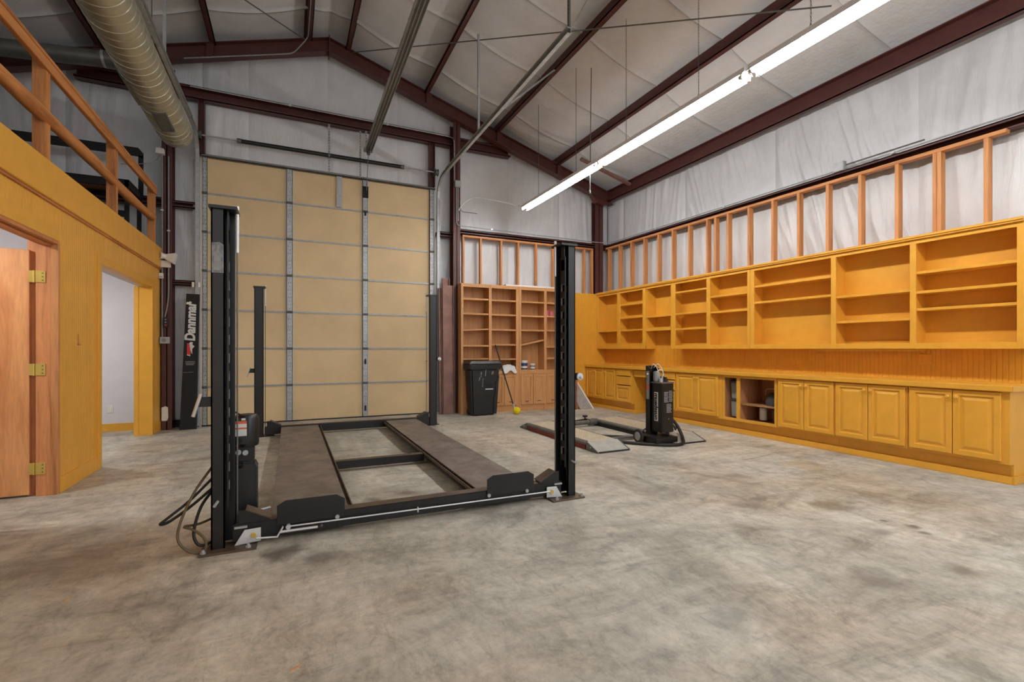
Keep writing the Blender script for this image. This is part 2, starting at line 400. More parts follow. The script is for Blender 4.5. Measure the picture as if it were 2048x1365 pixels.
# girts and columns on the back wall
def girt_y(x0, x1, z0, z1, name='girt'):
    return MB().box(x0, x1, 8.925, 8.937, z0, z1).box(x0, x1, 8.80, 8.937, z1-.012, z1).box(x0, x1, 8.80, 8.937, z0, z0+.012).box(x0, x1, 8.80, 8.81, z0, z0+.03).box(x0, x1, 8.80, 8.81, z1-.03, z1).build(name, 'maroon', wall_back)
girt_y(-2.80, 4.06, 5.12, 5.31)
girt_y(-5.2, -1.74, 3.40, 3.52); girt_y(-1.62, -1.30, 3.40, 3.50); girt_y(-1.62, -1.30, 2.20, 2.28)
girt_y(2.53, 2.82, 3.36, 3.46); girt_y(2.96, 6.5, 3.455, 3.55)
def icol(x0, x1, z1, name='steel_column', y0=8.70, y1=8.92):
    xm = (x0+x1)/2
    return MB().box(x0, x1, y0, y0+.013, 0, z1).box(x0, x1, y1-.013, y1, 0, z1).box(xm-.006, xm+.006, y0, y1, 0, z1).build(name, 'maroon', wall_back)
icol(-1.745, -1.615, zr(-1.68)-.235); icol(2.815, 2.955, zr(2.885)-.235)
icol(6.115, 6.325, zr(6.2)-.24, y0=8.79, y1=8.93)
MB().prism([(5.92, zr(5.92)-.23), (6.05, zr(6.05)-.36), (6.31, zr(6.31)-.30), (6.40, zr(6.40)-.23)], lambda a, b, c: (a, c, b), 8.64, 8.76).build('haunch', 'maroon', wall_back)
for x0, x1 in ((-1.305, -1.215), (2.39, 2.50)):
    MB().box(x0, x1, 8.90, 8.912, 4.30, 5.13).box(x0, x0+.012, 8.84, 8.912, 0, 5.13).box(x1-.012, x1, 8.84, 8.912, 4.30, 5.13).build('door_jamb', 'maroon', wall_back)
MB().box(-1.30, 2.50, 8.90, 8.95, 4.27, 4.31).build('door_header', 'maroon', wall_back)
# plaster patch where a corner of the left column lost its paint
MB().prism([(0, 0), (.07, .0), (.085, .05), (.08, .2), (.05, .22), (0, .2)], lambda a, b, c: (-1.745+a, 8.699-c, .14+b), 0, .003).build('torn_patch', 'white_plastic', wall_back)

# ---- right wall
wall_right = MB().box(XR+.06, XR+.14, -4, 9.1, 0, 4.95).build('wall_right', 'galv', kind='structure', origin=(XR+.1, 2.5, 0))
ys = [9.0, 8.43, 6.63, 4.83, 3.03, 1.23, -.57, -2.3, -4.0]
for i, (y1, y0) in enumerate(zip(ys[:-1], ys[1:])):
    n = int((y1-y0)/.024) if y0 > .5 else 20
    insul(wall_right, FX(XR), y0, y1, 0.0, 4.82, n, 130 if y0 > .5 else 20, 80+i*3.1, -.55 if i in (2, 3) else .2, .036 if i in (2, 3) else .024, .02, 6.5 if i in (2, 3) else 4.6, lambda a, b: -.03*math.exp(-((b-3.47)/.12)**2))
def zl(y, z0, z1): return z1+(z0-z1)*(y-2.1)/(8.8-2.1)      # the girt line drops slightly towards the door end
g = MB()
ya, yb_ = -4.0, 8.95
g.prism([(6.555, -.10), (6.567, -.10), (6.567, 0), (6.555, 0)], lambda a, b, c: (a, c, b+zl(c, 3.545, 3.50)), ya, yb_)
g.prism([(6.43, -.012), (6.567, -.012), (6.567, 0), (6.43, 0)], lambda a, b, c: (a, c, b+zl(c, 3.545, 3.50)), ya, yb_)
g.prism([(6.43, -.10), (6.567, -.10), (6.567, -.088), (6.43, -.088)], lambda a, b, c: (a, c, b+zl(c, 3.545, 3.50)), ya, yb_)
g.prism([(6.43, -.03), (6.442, -.03), (6.442, 0), (6.43, 0)], lambda a, b, c: (a, c, b+zl(c, 3.545, 3.50)), ya, yb_)
g.build('girt', 'maroon', wall_right)
SX0, SX1 = 6.385, 6.475
studs = [8.69, 8.30, 7.91, 7.51, 7.11, 6.73, 6.33, 5.93, 5.76, 5.51, 5.12, 4.72, 4.33, 3.935, 3.54, 3.145, 2.785, 2.745, 2.36]
for y in studs:
    zt = zl(y, 3.435, 3.355)
    MB().box(SX0, SX1, y-.019, y+.019, .0, zt).build('stud', 'fir_z', wall_right, bevel=.002)
MB().bar((6.43, 8.78, zl(8.78, 3.455, 3.375)), (6.43, 2.21, zl(2.21, 3.455, 3.375)), .09, .038).build('top_plate', 'fir_y', wall_right, bevel=.002)
# studs on the back wall beside the corner
BY0, BY1 = 8.80, 8.885
for x in (3.053, 3.416, 3.858, 4.238, 4.654, 5.06, 5.45, 5.85, 6.05):
    MB().box(x-.019, x+.019, BY0, BY1, 0, 3.40).build('stud', 'fir_z', wall_back, bevel=.002)
MB().box(3.034, 6.07, BY0, BY1, 3.40, 3.438).build('top_plate', 'fir_x', wall_back, bevel=.002)

# ---- beadboard behind the counter (grooved sheets)
def beadboard(parent, fn, a0, a1, b0, b1, name='beadboard', pitch=.0445, gw=.009, gd=.006, thick=.012, mat='yellow'):
    pts = [(a0, 0)]; a = a0+pitch
    while a < a1-gw:
        pts += [(a-gw/2, 0), (a-gw/4, -gd), (a+gw/4, -gd), (a+gw/2, 0)]; a += pitch
    pts.append((a1, 0)); n = len(pts)
    vs = [fn(p, b0, q) for p, q in pts]+[fn(p, b1, q) for p, q in pts]
    return MB().add(vs, [(i, i+1, n+i+1, n+i) for i in range(n-1)]).build(name, mat, parent)
BB = 6.345
for y0, y1 in ((2.0, 3.22), (3.22, 4.44), (4.44, 5.66), (5.66, 6.88), (6.88, 8.10), (8.10, 8.74)):
    beadboard(wall_right, FX(BB), y0, y1, 0.0, 2.42)
MB().box(BB+.004, BB+.03, 1.995, 8.74, 0, 2.42).build('board_backing', 'yellow', wall_right)
# yellow end panel in the corner (plain sheet with faint boards)
beadboard(wall_back, FY(8.715), 5.40, 6.36, 0, 2.425, name='corner_panel', pitch=.10, gw=.004, gd=.0015)
MB().box(5.40, 6.36, 8.72, 8.738, 0, 2.425).build('panel_backing', 'yellow', wall_back)

# ---- left wall (partition of the side rooms) and loft
LX, LT = -1.765, .18
wall_left = MB().box(LX-LT, LX-.016, 5.30, 6.26, 0, 2.55).box(LX-LT, LX-.016, 8.27, 8.86, 0, 2.55).box(LX-LT, LX-.016, 6.26, 8.27, 2.10, 2.55) \
    .box(LX-LT, LX-.016, 4.26, 5.30, 2.12, 2.55).box(LX-LT, LX-.016, -4.0, 4.26, 0, 2.55).build('wall_left', 'drywall', kind='structure', origin=(LX, 4, 0))
fL = lambda a, b, c: (LX-.004+c, a, b)
beadboard(wall_left, fL, 5.255, 6.16, .12, 2.42); beadboard(wall_left, fL, 6.16, 8.86, 2.19, 2.42); beadboard(wall_left, fL, 8.36, 8.86, .12, 2.19)
beadboard(wall_left, fL, -4.0, 5.255, 2.25, 2.42); beadboard(wall_left, fL, -4.0, 4.20, .12, 2.25)
MB().box(LX-.018, LX+.002, 4.2, 5.255, 2.125, 2.25).build('header_board', 'yellow', wall_left, bevel=.002)
MB().box(LX-LT, LX+.004, 6.165, 6.262, 0, 2.19).build('casing', 'yellow', wall_left, bevel=.003)
MB().box(LX-.012, LX+.016, 6.125, 6.165, .0, 2.21).build('casing_batten', 'yellow', wall_left, bevel=.003)
MB().box(LX-LT, LX+.004, 8.268, 8.37, 0, 2.19).build('casing', 'yellow', wall_left, bevel=.003)
MB().box(LX-.10, LX+.004, 6.262, 8.268, 2.095, 2.19).build('casing_head', 'yellow', wall_left, bevel=.003)
MB().box(LX-LT-.03, LX-LT+.02, 8.262, 8.275, 0, 2.10).build('jamb_return', 'yellow', wall_left)
MB().box(LX-.016, LX+.008, 5.255, 6.125, 0, .135).build('baseboard', 'yellow', wall_left, bevel=.004)
MB().box(LX-.016, LX+.010, 8.37, 8.87, 0, .135).build('baseboard', 'yellow', wall_left, bevel=.004)
MB().box(LX-LT-.02, LX+.0, 8.862, 8.872, 0, 2.55).build('end_board', 'yellow', wall_left)
MB().box(LX-.05, LX+.028, -4.0, 8.87, 2.425, 2.725).build('fascia_board', 'yellow', wall_left, bevel=.004)
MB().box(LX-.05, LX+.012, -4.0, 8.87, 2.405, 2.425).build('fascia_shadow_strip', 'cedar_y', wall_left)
for y, z in ((5.42, 1.33), (5.43, 1.0)): pass
MB().box(LX-.004, LX+.002, 5.66, 5.672, 1.255, 1.36).box(LX-.004, LX+.002, 5.66, 5.72, 1.255, 1.266).build('cut_line', 'cedar_y', wall_left)
loft = MB().box(-5.3, LX-.05, -4.0, 8.92, 2.50, 2.66).build('floor_loft', 'particle', kind='structure', origin=(-3.4, 2.5, 2.5))
# side rooms: drywall shell
wall_hall = MB().box(-4.2, LX-LT, 8.90, 8.93, 0, 2.45).build('wall_hall', 'drywall', kind='structure')
MB().box(-4.2, LX-LT, 8.885, 8.90, 0, .115).build('baseboard_hall', 'yellow', kind='structure')
ceiling_hall = MB().box(-4.2, LX-LT, -2.0, 8.93, 2.44, 2.498).build('ceiling_hall', 'white_paint', kind='structure')
MB().box(-4.22, -4.2, -2.0, 8.93, 0, 2.45).build('wall_room', 'drywall', kind='structure')
MB().box(-4.2, LX-LT, 5.80, 5.88, 0, 2.44).build('wall_divider', 'drywall', kind='structure')
wall_outer = MB().box(-5.4, -5.3, -4.0, 9.1, 0, 4.95).build('wall_outer', 'insulation', kind='structure')
# room ceiling lamps
def ceil_lamp(x, y, lbl):
    t = thing('ceiling_lamp', lbl, 'lamp', (x, y, 2.36))
    MB().lathe([(.02, .08), (.16, .08), (.16, .05), (.02, .05)], (x, y, 2.36)).build('canopy', 'white_paint', t)
    MB().lathe([(.01, 0), (.09, .006), (.14, .03), (.15, .05)], (x, y, 2.36), n=20).build('globe', 'room_glow', t, smooth=True)
ceil_lamp(-2.75, 4.45, 'round glowing ceiling lamp inside the side room behind the open door')
ceil_lamp(-3.0, 7.4, 'round glowing ceiling lamp in the hall past the doorway')

# ---- office door: frame and open leaf
d2 = thing('door_2', None, None, (LX-.1, 5.25, 0), kind='structure')
LJ = LX-.14
MB().box(LJ, LX-.045, 5.235, 5.262, 0, 2.12).build('jamb', 'cedar_z', d2, bevel=.002)
MB().box(LX-.045, LX+.006, 5.228, 5.262, 0, 2.12).build('jamb_edge', 'fir_z', d2, bevel=.002)
MB().box(LX-LT-.03, LJ-.004, 5.285, 5.30, 0, 2.12).build('rough_stud', 'cedar_z', d2)
MB().box(LJ, LX+.006, 4.30, 5.235, 2.095, 2.122).build('head_jamb', 'cedar_y', d2, bevel=.002)
MB().box(LX-.075, LX-.035, 4.33, 5.222, 2.08, 2.095).build('head_stop', 'cedar_y', d2)
MB().box(LJ, LX+.006, 4.30, 4.327, 0, 2.095).build('jamb', 'cedar_z', d2)
MB().box(-2.87, LJ-.045, 5.25, 5.287, .015, 2.04).build('leaf', 'birch_z', d2, bevel=.003)
for z in (.23, 1.05, 1.82):
    h = MB().box(LJ+.0, LJ+.062, 5.229, 5.235, z-.048, z+.048).cyl((LJ-.012, 5.236, z-.05), (LJ-.012, 5.236, z+.05), .008, n=10).box(LJ-.045, LJ-.012, 5.240, 5.246, z-.048, z+.048).build('hinge', 'brass', d2)
    sc = MB()
    for q in (-.03, 0, .03): sc.cyl((LJ+.045, 5.229, z+q), (LJ+.045, 5.226, z+q), .005, n=8)
    sc.build('screw', 'galv_dark', h)

# ---- sectional garage door
d1 = thing('door_1', None, None, (.61, 8.88, 0), kind='structure')
SH = .6115; XS = [(-1.254, -1.174), (-.061, .046), (1.166, 1.269), (2.386, 2.483)]
pm = None
for i in range(7):
    z0 = i*SH+.015; z1 = (i+1)*SH+.005
    for (a, b) in zip(XS[:-1], XS[1:]):
        MB().box(a[1]-.02, b[0]+.02, 8.872, 8.90, z0, z1).build('door_panel', 'door_cream', d1)
    # top and bottom rails of each section
    MB().box(-1.25, 2.48, 8.858, 8.884, z1-.012, z1+.002).build('section_rail', 'galv', d1)
    MB().box(-1.25, 2.48, 8.858, 8.884, z0-.012, z0+.006).build('section_rail', 'galv', d1)
    for j, (a, b) in enumerate(XS):
        m = MB().box(a+.008, b-.008, 8.835, 8.845, z0+.008, z1-.012).box(a+.008, a+.014, 8.835, 8.875, z0+.008, z1-.012).box(b-.014, b-.008, 8.835, 8.875, z0+.008, z1-.012)
        o = m.build('hinge_stile', 'galv', d1)
        hl = MB()
        for q in range(9):
            z = z0+.05+q*.062
            for e in ((-.016, .016) if q % 2 else (.006,)):
                hl.cyl(((a+b)/2+e, 8.8345, z), ((a+b)/2+e, 8.8335, z), .006, n=6)
        hl.build('hole', 'black_matte', o)
        if j in (1, 2):
            MB().box(a-.002, a+.006, 8.855, 8.874, z0, z1).box(b-.006, b+.004, 8.855, 8.874, z0, z1).build('stile_flange', 'label_white', o)
        if i < 6:
            MB().box(a+.004, b-.004, 8.826, 8.836, z1-.022, z1+.022).cyl((a+.002, 8.824, z1), (b-.002, 8.824, z1), .009, n=8).build('hinge', 'galv_dark', d1)
MB().box(-1.26, 2.49, 8.80, 8.872, 4.235, 4.243).box(-1.26, 2.49, 8.864, 8.872, 4.235, 4.29).box(-1.26, 2.49, 8.80, 8.808, 4.235, 4.262).build('top_strut', 'galv_dark', d1)
MB().box(.737, .826, 8.835, 8.86, 3.70, 4.235).build('operator_stile', 'galv', d1)
MB().box(-1.26, 2.49, 8.855, 8.90, .0, .02).build('weather_seal', 'rubber', d1)
MB().box(1.17, 1.27, 8.815, 8.834, 3.92, 4.12).build('operator_bracket', 'black_matte', d1)
for z in (.12, .95, 3.6): MB().box(1.205, 1.235, 8.826, 8.835, z, z+.09).build('latch_slot', 'black_matte', d1)
MB().cyl((2.34, 8.872, .99), (2.34, 8.855, .99), .012, n=8).build('lock_stud', 'galv_dark', d1)
MB().box(-1.42, -1.20, 8.66, 8.74, 0, .012).build('floor_strip', 'galv_dark', kind='structure') if False else None
# ================================================================== CABINETS
DOOR = [(0, 0), (0, .016), (.004, .021), (.046, .021), (.052, .009), (.062, .009), (.066, .010), (.090, .0195), (.094, .020)]
def knob_x(x, y, z, parent):
    MB().lathe([(.007, 0), (.007, .010), (.017, .017), (.018, .025), (.011, .032)], (x, y, z), (-1, 0, 0), 14).build('knob', 'yellow', parent, smooth=True)
CF, CB = 5.83, 6.34
def base_cab(y0, y1, label, doors=(), drawers=(), cat='cabinet', open_bays=None, shelf=None, st0=.035):
    t = thing('base_cabinet', label, cat, ((CF+CB)/2, (y0+y1)/2, .18), 'yellow base cabinets along the right wall')
    wallm = 'ply_z' if open_bays else 'yellow'
    MB().box(CF+.02, CB, y0, y0+.016, .18, .84).box(CF+.02, CB, y1-.016, y1, .18, .84).box(CF+.02, CB, y0+.016, y1-.016, .18, .20).box(CB-.012, CB, y0+.016, y1-.016, .20, .84).build('carcass', wallm, t)
    ff = MB(); st = .035
    ff.box(CF, CF+.02, y0, y0+st0, .18, .845).box(CF, CF+.02, y1-st, y1, .18, .845).box(CF, CF+.02, y0+st0, y1-st, .80, .845).box(CF, CF+.02, y0+st0, y1-st, .18, .22)
    if open_bays:
        for a, b in open_bays: ff.box(CF, CF+.02, a, b, .22, .80)
    ff.build('face_frame', 'yellow', t, bevel=.0015)
    for (a, b, z0, z1, ky) in doors:
        d = MB().rings(FX(CF), a, b, z0, z1, DOOR).build('door', 'yellow', t)
        if ky is not None: knob_x(CF-.019, a+.03 if ky < 0 else b-.03, z1-.065, d)
    for (a, b, z0, z1, raised) in drawers:
        MB().rings(FX(CF), a, b, z0, z1, DOOR if raised else [(0, 0), (0, .013), (.007, .02)]).build('drawer', 'yellow', t)
    if shelf:
        MB().box(CF+.035, CB-.012, shelf[0], shelf[1], shelf[2], shelf[2]+.019).build('shelf', 'particle', t)
    return t
def pair(y0, y1, mid): return ((y0+.012, mid-.003, .205, .825, 1), (mid+.003, y1-.012, .205, .825, -1))
base_cab(8.052, 8.70, 'yellow two-door base cabinet at the far end, against the corner panel', pair(8.06, 8.71, 8.40))
base_cab(7.666, 8.046, 'narrow yellow single-door base cabinet left of the drawer stack', ((7.68, 8.035, .205, .825, 1),))
base_cab(7.19, 7.66, 'yellow base cabinet with three stacked drawers left of the knee space', (), ((7.225, 7.652, .705, .825, 0), (7.225, 7.652, .53, .69, 0), (7.225, 7.652, .205, .515, 1)))
base_cab(6.06, 6.50, 'yellow drawer stack right of the knee space, mostly behind the black lift cart', (), ((6.075, 6.47, .705, .825, 0), (6.075, 6.47, .53, .69, 0), (6.075, 6.47, .205, .515, 1)))
base_cab(5.125, 6.055, 'yellow two-door base cabinet beside the open shelf cabinet, right behind the black cart', ((5.615, 6.045, .205, .825, -1), (5.19, 5.609, .205, .825, 1)), st0=.08)
base_cab(4.245, 5.12, 'yellow base cabinet with two open bays and grey bins inside', open_bays=((4.82, 4.875),), shelf=(4.28, 4.845, .42))
MB().box(CF+.02, CB-.012, 4.838, 4.856, .20, .84).build('divider', 'ply_z', [o for o in COL.objects if o.get('label', '').endswith('grey bins inside')][0])
base_cab(3.50, 4.24, 'yellow two-door base cabinet just right of the open shelf cabinet', pair(3.50, 4.225, 3.868))
base_cab(2.77, 3.495, 'yellow two-door base cabinet second from the near end', pair(2.775, 3.50, 3.14))
base_cab(1.99, 2.765, 'yellow two-door base cabinet at the near end of the run', pair(2.035, 2.762, 2.395), st0=.075)
# desk drawer over the knee space
t = thing('desk_drawer', 'shallow yellow drawer hung under the counter over the knee space', 'drawer', (6.05, 6.85, .70))
MB().box(CF+.035, 6.20, 6.505, 7.185, .715, .80).build('drawer_box', 'yellow', t)
MB().rings(FX(CF+.035), 6.51, 7.16, .70, .825, [(0, 0), (0, .013), (.006, .018)]).build('drawer_front', 'yellow', t)
# counter
t = thing('countertop', 'long yellow painted countertop running over all base cabinets', 'countertop', (6.07, 5.3, .845))
MB().box(5.80, 6.34, 1.97, 8.71, .846, .888).build('slab', 'yellow', t, bevel=.003)
MB().box(5.782, 5.80, 1.965, 8.71, .838, .889).build('edge_board', 'yellow', t, bevel=.003)
MB().box(5.79, 6.34, 1.957, 1.97, .838, .889).build('edge_board', 'yellow', t, bevel=.002)
# plinths
def plinth(y0, y1, label):
    t = thing('cabinet_plinth', label, 'plinth', (6.1, (y0+y1)/2, 0))
    n = max(1, round((y1-y0)/1.6))
    for i in range(n):
        a = y0+(y1-y0)*i/n; b = y0+(y1-y0)*(i+1)/n
        MB().box(5.905, 5.925, a+.001, b-.001, .0, .18).build('kick_board', 'yellow', t)
    MB().box(5.865, 5.90, y0-.004, y1, 0, .068).build('base_trim', 'yellow', t, bevel=.004)
    MB().box(5.90, 6.34, y0, y0+.02, 0, .18).build('end_board', 'yellow', t)
    MB().box(5.87, 6.34, y0-.02, y0-.002, 0, .068).build('end_trim', 'yellow', t, bevel=.003)
    MB().box(5.90, 6.34, y1-.02, y1, 0, .18).build('end_board', 'yellow', t)
    MB().box(5.95, 6.34, y0+.03, y1-.03, .14, .179).build('deck', 'yellow', t)
plinth(7.19, 8.70, 'yellow plinth under the far cabinets, beyond the knee space')
plinth(1.99, 6.50, 'long yellow plinth with base trim under the near cabinets')

# ---- upper shelf cabinets
UF, UB = 6.10, 6.343
def upper(y0, y1, z0, bays, label, stiles):
    t = thing('wall_shelf_cabinet', label, 'shelf cabinet', ((UF+UB)/2, (y0+y1)/2, z0), 'yellow open wall cabinets above the counter')
    ZT = 2.405
    MB().box(UF+.02, UB, y0, y0+.018, z0, ZT).build('side_panel', 'yellow', t); MB().box(UF+.02, UB, y1-.018, y1, z0, ZT).build('side_panel', 'yellow', t)
    MB().box(UF+.02, UB, y0+.018, y1-.018, z0+.04, z0+.06).build('bottom_panel', 'yellow', t)
    MB().box(UF+.02, UB, y0+.018, y1-.018, ZT-.02, ZT).build('top_panel', 'yellow', t)
    MB().box(UB-.008, UB, y0+.018, y1-.018, z0+.06, ZT-.02).build('back_panel', 'yellow', t)
    MB().box(UB-.03, UB-.008, y0+.018, y1-.018, ZT-.075, ZT-.02).build('hanging_rail', 'yellow', t, bevel=.002)
    if z0 < 1.4: MB().box(UB-.02, UB-.008, y0+.018, y1-.018, z0+.06, z0+.10).build('hanging_rail', 'yellow', t, bevel=.002)
    MB().box(UF, UF+.02, y0, y1, 2.352, ZT).build('face_rail', 'yellow', t, bevel=.0015); MB().box(UF, UF+.02, y0, y1, z0, z0+.062).build('face_rail', 'yellow', t, bevel=.0015)
    for a, b in stiles: MB().box(UF-.001, UF+.021, a, b, z0, ZT).build('stile', 'yellow', t, bevel=.002)
    for i, (a, b, zs) in enumerate(bays):
        if i < len(bays)-1:
            n = bays[i+1][1]; m = (a+n)/2
            MB().box(UF+.02, UB-.008, m-.01, m+.01, z0+.06, ZT-.02).build('divider', 'yellow', t)
        for z in zs:
            MB().box(UF+.012, UB-.008, a-.015, b+.015, z-.018, z+.012).build('shelf', 'yellow', t, bevel=.003)
    return t
upper(7.13, 8.70, 1.222, [(7.998, 8.665, [1.60]), (7.215, 7.90, [2.11, 1.845, 1.595])],
      'yellow open wall cabinet at the far corner, one shelf left and three right', [(8.665, 8.70), (7.90, 7.998), (7.13, 7.215)])
upper(6.47, 7.125, 1.555, [(6.475, 7.12, [1.825])], 'short raised yellow wall shelf with one shelf, above the knee space', [])
upper(4.868, 6.465, 1.222, [(5.672, 6.362, [2.205, 1.83, 1.565]), (4.912, 5.60, [2.055, 1.805])], 'yellow open wall cabinet right of the raised shelf, shelves three and two', [(6.362, 6.465), (5.60, 5.672), (4.868, 4.912)])
upper(1.99, 4.863, 1.222, [(3.715, 4.80, [2.125, 1.89]), (2.88, 3.655, [1.86, 1.55]), (2.038, 2.824, [2.04, 1.83, 1.645])], 'longest yellow wall cabinet with three wide open bays, nearest the camera', [(4.80, 4.863), (3.655, 3.715), (2.824, 2.88), (1.99, 2.038)])
t = thing('crown_board', 'yellow crown board capping the row of wall cabinets', 'trim board', (6.1, 5.3, 2.405))
MB().box(6.065, 6.36, 1.985, 8.705, 2.412, 2.437).build('cap', 'yellow', t, bevel=.002)
MB().box(6.075, 6.098, 1.988, 8.705, 2.395, 2.412).build('fillet', 'yellow', t, bevel=.002)
tag(MB().box(6.13, 6.30, 2.82, 3.96, 1.196, 1.221).build('under_cabinet_board', 'yellow', bevel=.002), 'thin yellow board fixed under the longest wall cabinet', 'board')

# ---- tall wood bookcases
BF, BK = 8.48, 8.79
def bookcase(x0, x1, label, stiles, bays, ledge=.80):
    t = thing('bookcase', label, 'bookcase', ((x0+x1)/2, (BF+BK)/2, 0), 'tall wood bookcases against the back wall')
    ZT = 2.455
    MB().box(x0, x0+.02, BF+.02, BK, 0, ZT).build('side_panel', 'oak_z', t); MB().box(x1-.02, x1, BF+.02, BK, 0, ZT).build('side_panel', 'oak_z', t)
    MB().box(x0+.02, x1-.02, BK-.01, BK, .08, ZT).build('back_panel', 'oak_z', t)
    MB().box(x0+.02, x1-.02, BF+.02, BK-.01, ZT-.02, ZT).build('top_panel', 'oak_x', t)
    MB().box(x0+.02, x1-.02, BF+.02, BK-.01, ledge-.025, ledge).build('ledge', 'oak_x', t)
    MB().box(x0, x1, BF, BF+.02, ZT-.065, ZT).build('top_rail', 'oak_x', t, bevel=.002)
    MB().box(x0, x1, BF, BF+.02, ledge-.075, ledge).build('ledge_rail', 'oak_x', t, bevel=.002)
    MB().box(x0, x1, BF+.01, BF+.03, 0.0, .13).build('base_board', 'oak_x', t, bevel=.002)
    for a, b in stiles: MB().box(a, b, BF-.001, BF+.021, 0, ZT).build('stile', 'oak_z', t, bevel=.002)
    m = (stiles[1][0]+stiles[1][1])/2
    MB().box(m-.01, m+.01, BF+.02, BK-.01, .1, ZT-.02).build('divider', 'oak_z', t)
    for (a, b, zs) in bays:
        for z in zs:
            if isinstance(z, tuple): MB().bar((a-.01, 0, z[0]), (b+.01, 0, z[1]), .27, .028, (0, 0, 1)).xform(Matrix.Translation((0, (BF+BK)/2+.0, 0))).build('shelf', 'oak_x', t, bevel=.002)
            else: MB().box(a-.015, b+.015, BF+.012, BK-.01, z-.016, z+.016).build('shelf', 'oak_x', t, bevel=.002)
        mid = (a+b)/2; fn = FY(BF)
        for (p, q) in ((a-.012, mid-.003), (mid+.003, b+.012)):
            d = MB().rings(fn, p, q, .12, ledge-.078, [(0, 0), (0, .014), (.004, .017), (.05, .017), (.056, .008), (.06, .008)]).build('door', 'oak_z', t)
            MB().box((p+q)/2-.035, (p+q)/2+.035, BF-.0175, BF-.0165, .178, .19).build('finger_slot', 'black_matte', d)
    return t
bookcase(2.893, 4.095, 'tall wood bookcase on the left, standing behind the black wheeled bin', [(2.893, 2.94), (3.455, 3.515), (4.03, 4.095)],
         [(2.94, 3.455, [2.165, 1.885, (1.57, 1.60), 1.28, 1.03]), (3.515, 4.03, [2.16, 1.88, 1.59, 1.30, 1.02])])
bookcase(4.10, 5.33, 'tall wood bookcase on the right with one slanted shelf, beside the corner', [(4.10, 4.145), (4.66, 4.72), (5.285, 5.33)],
         [(4.145, 4.66, [2.155, 1.875, 1.59, (1.29, 1.40)]), (4.72, 5.285, [2.155, 1.88, 1.595, 1.26, 1.03])])
tag(MB().box(3.82, 5.25, 8.50, 8.74, 2.456, 2.486).build('foam_board', 'white_paint', bevel=.002), 'long white board lying on top of the bookcases', 'board')
def tub(x, y, r, h, label, band='blue_label'):
    t = thing('paint_tub', label, 'tub', (x, y, .80))
    MB().lathe([(r*.9, 0), (r, h*.92), (r*1.0, h*.93)], (x, y, .80)).build('body', 'white_plastic', t, smooth=True)
    MB().lathe([(r*1.05, h*.86), (r*1.07, h*.98), (r*.98, h), (.01, h*.985)], (x, y, .80)).build('lid', 'white_plastic', t, smooth=True)
    MB().lathe([(r*.955, h*.42), (r*.985, h*.74), (r*.99, h*.74), (r*.96, h*.42)], (x, y, .8005)).build('label_band', band, t, smooth=True)
    MB().lathe([(r*.93, h*.06), (r*.94, h*.2), (r*.945, h*.2), (r*.935, h*.06)], (x, y, .8005)).build('label_band', 'rubber', t, smooth=True)
tub(4.25, 8.58, .076, .19, 'larger white tub with a dark blue band on the bookcase ledge')
tub(4.445, 8.58, .055, .125, 'smaller white tub beside the larger one on the bookcase ledge', 'label_grey')
# crumpled bag
m = MB(); na, nb = 26, 14; vs = []
for i in range(na+1):
    for j in range(nb+1):
        u, v = i/na, j/nb; x = 3.735+.29*u; ang = v*math.pi
        r = .085*(1+.35*noise.noise((u*7, v*4, 2)))*(math.sin(math.pi*min(1, max(0, u)))**.35+.15)
        y = 8.52-.06*math.cos(ang); z = .803+r*math.sin(ang)*1.15+(-.06*max(0, 1-v*5)*(.5+.5*math.sin(u*9)))
        vs.append((x, y-.035*max(0, 1-v*5), z))
m.add(vs, [(i*(nb+1)+j, i*(nb+1)+j+1, (i+1)*(nb+1)+j+1, (i+1)*(nb+1)+j) for i in range(na) for j in range(nb)])
tag(m.build('plastic_bag', 'label_white', smooth='all'), 'crumpled white plastic bag lying on the left bookcase ledge', 'bag')
t = thing('pink_bottle', 'pink bottle on the right bookcase behind the lift post', 'bottle', (4.79, 8.6, 1.896))
MB().lathe([(.04, 0), (.042, .09), (.02, .12), (.012, .125)], (4.79, 8.6, 1.896)).build('body', 'pink', t, smooth=True)
MB().lathe([(.014, .125), (.014, .15), (.01, .152)], (4.79, 8.6, 1.896)).build('cap', 'red', t, smooth=True)
t = thing('pink_bottle', 'second pink bottle, right of the first on the bookcase shelf', 'bottle', (4.90, 8.62, 1.896))
MB().lathe([(.045, 0), (.047, .07), (.03, .10), (.012, .105)], (4.90, 8.62, 1.896)).build('body', 'pink', t, smooth=True)
MB().lathe([(.014, .105), (.014, .13), (.01, .132)], (4.90, 8.62, 1.896)).build('cap', 'pink', t, smooth=True)

# ---- things in the open base cabinet
def bin_(z, y, label, w=.0):
    t = thing('storage_bin', label, 'bin', (6.06, y, z))
    MB().prism([(-.086, 0), (.086, 0), (.098, .235), (-.098, .235)], lambda a, b, c: (6.09+c, y+a, z+b), -.14, .16).build('body', 'grey_bin', t, bevel=.008)
    MB().box(5.935, 6.265, y-.104, y+.104, z+.237, z+.262).build('lid', 'dark_bin', t, bevel=.006)
bin_(.221, 4.975, 'lower pale grey bin in the narrow open bay'); bin_(.485, 4.975, 'upper pale grey bin with dark lid in the narrow open bay')
m = MB(); vs = []; na, nb = 22, 12
for i in range(na):
    for j in range(nb+1):
        a = 2*math.pi*i/na; v = j/nb; r = (1-.35*v**2)*(1+.12*noise.noise((math.cos(a)*2, math.sin(a)*2, v*3)))
        vs.append((6.06+.13*r*math.cos(a), 4.43+.115*r*math.sin(a), .44+.17*v+.01*noise.noise((a, v, 4))))
m.add(vs, [(i*(nb+1)+j, ((i+1)%na)*(nb+1)+j, ((i+1)%na)*(nb+1)+j+1, i*(nb+1)+j+1) for i in range(na) for j in range(nb)])
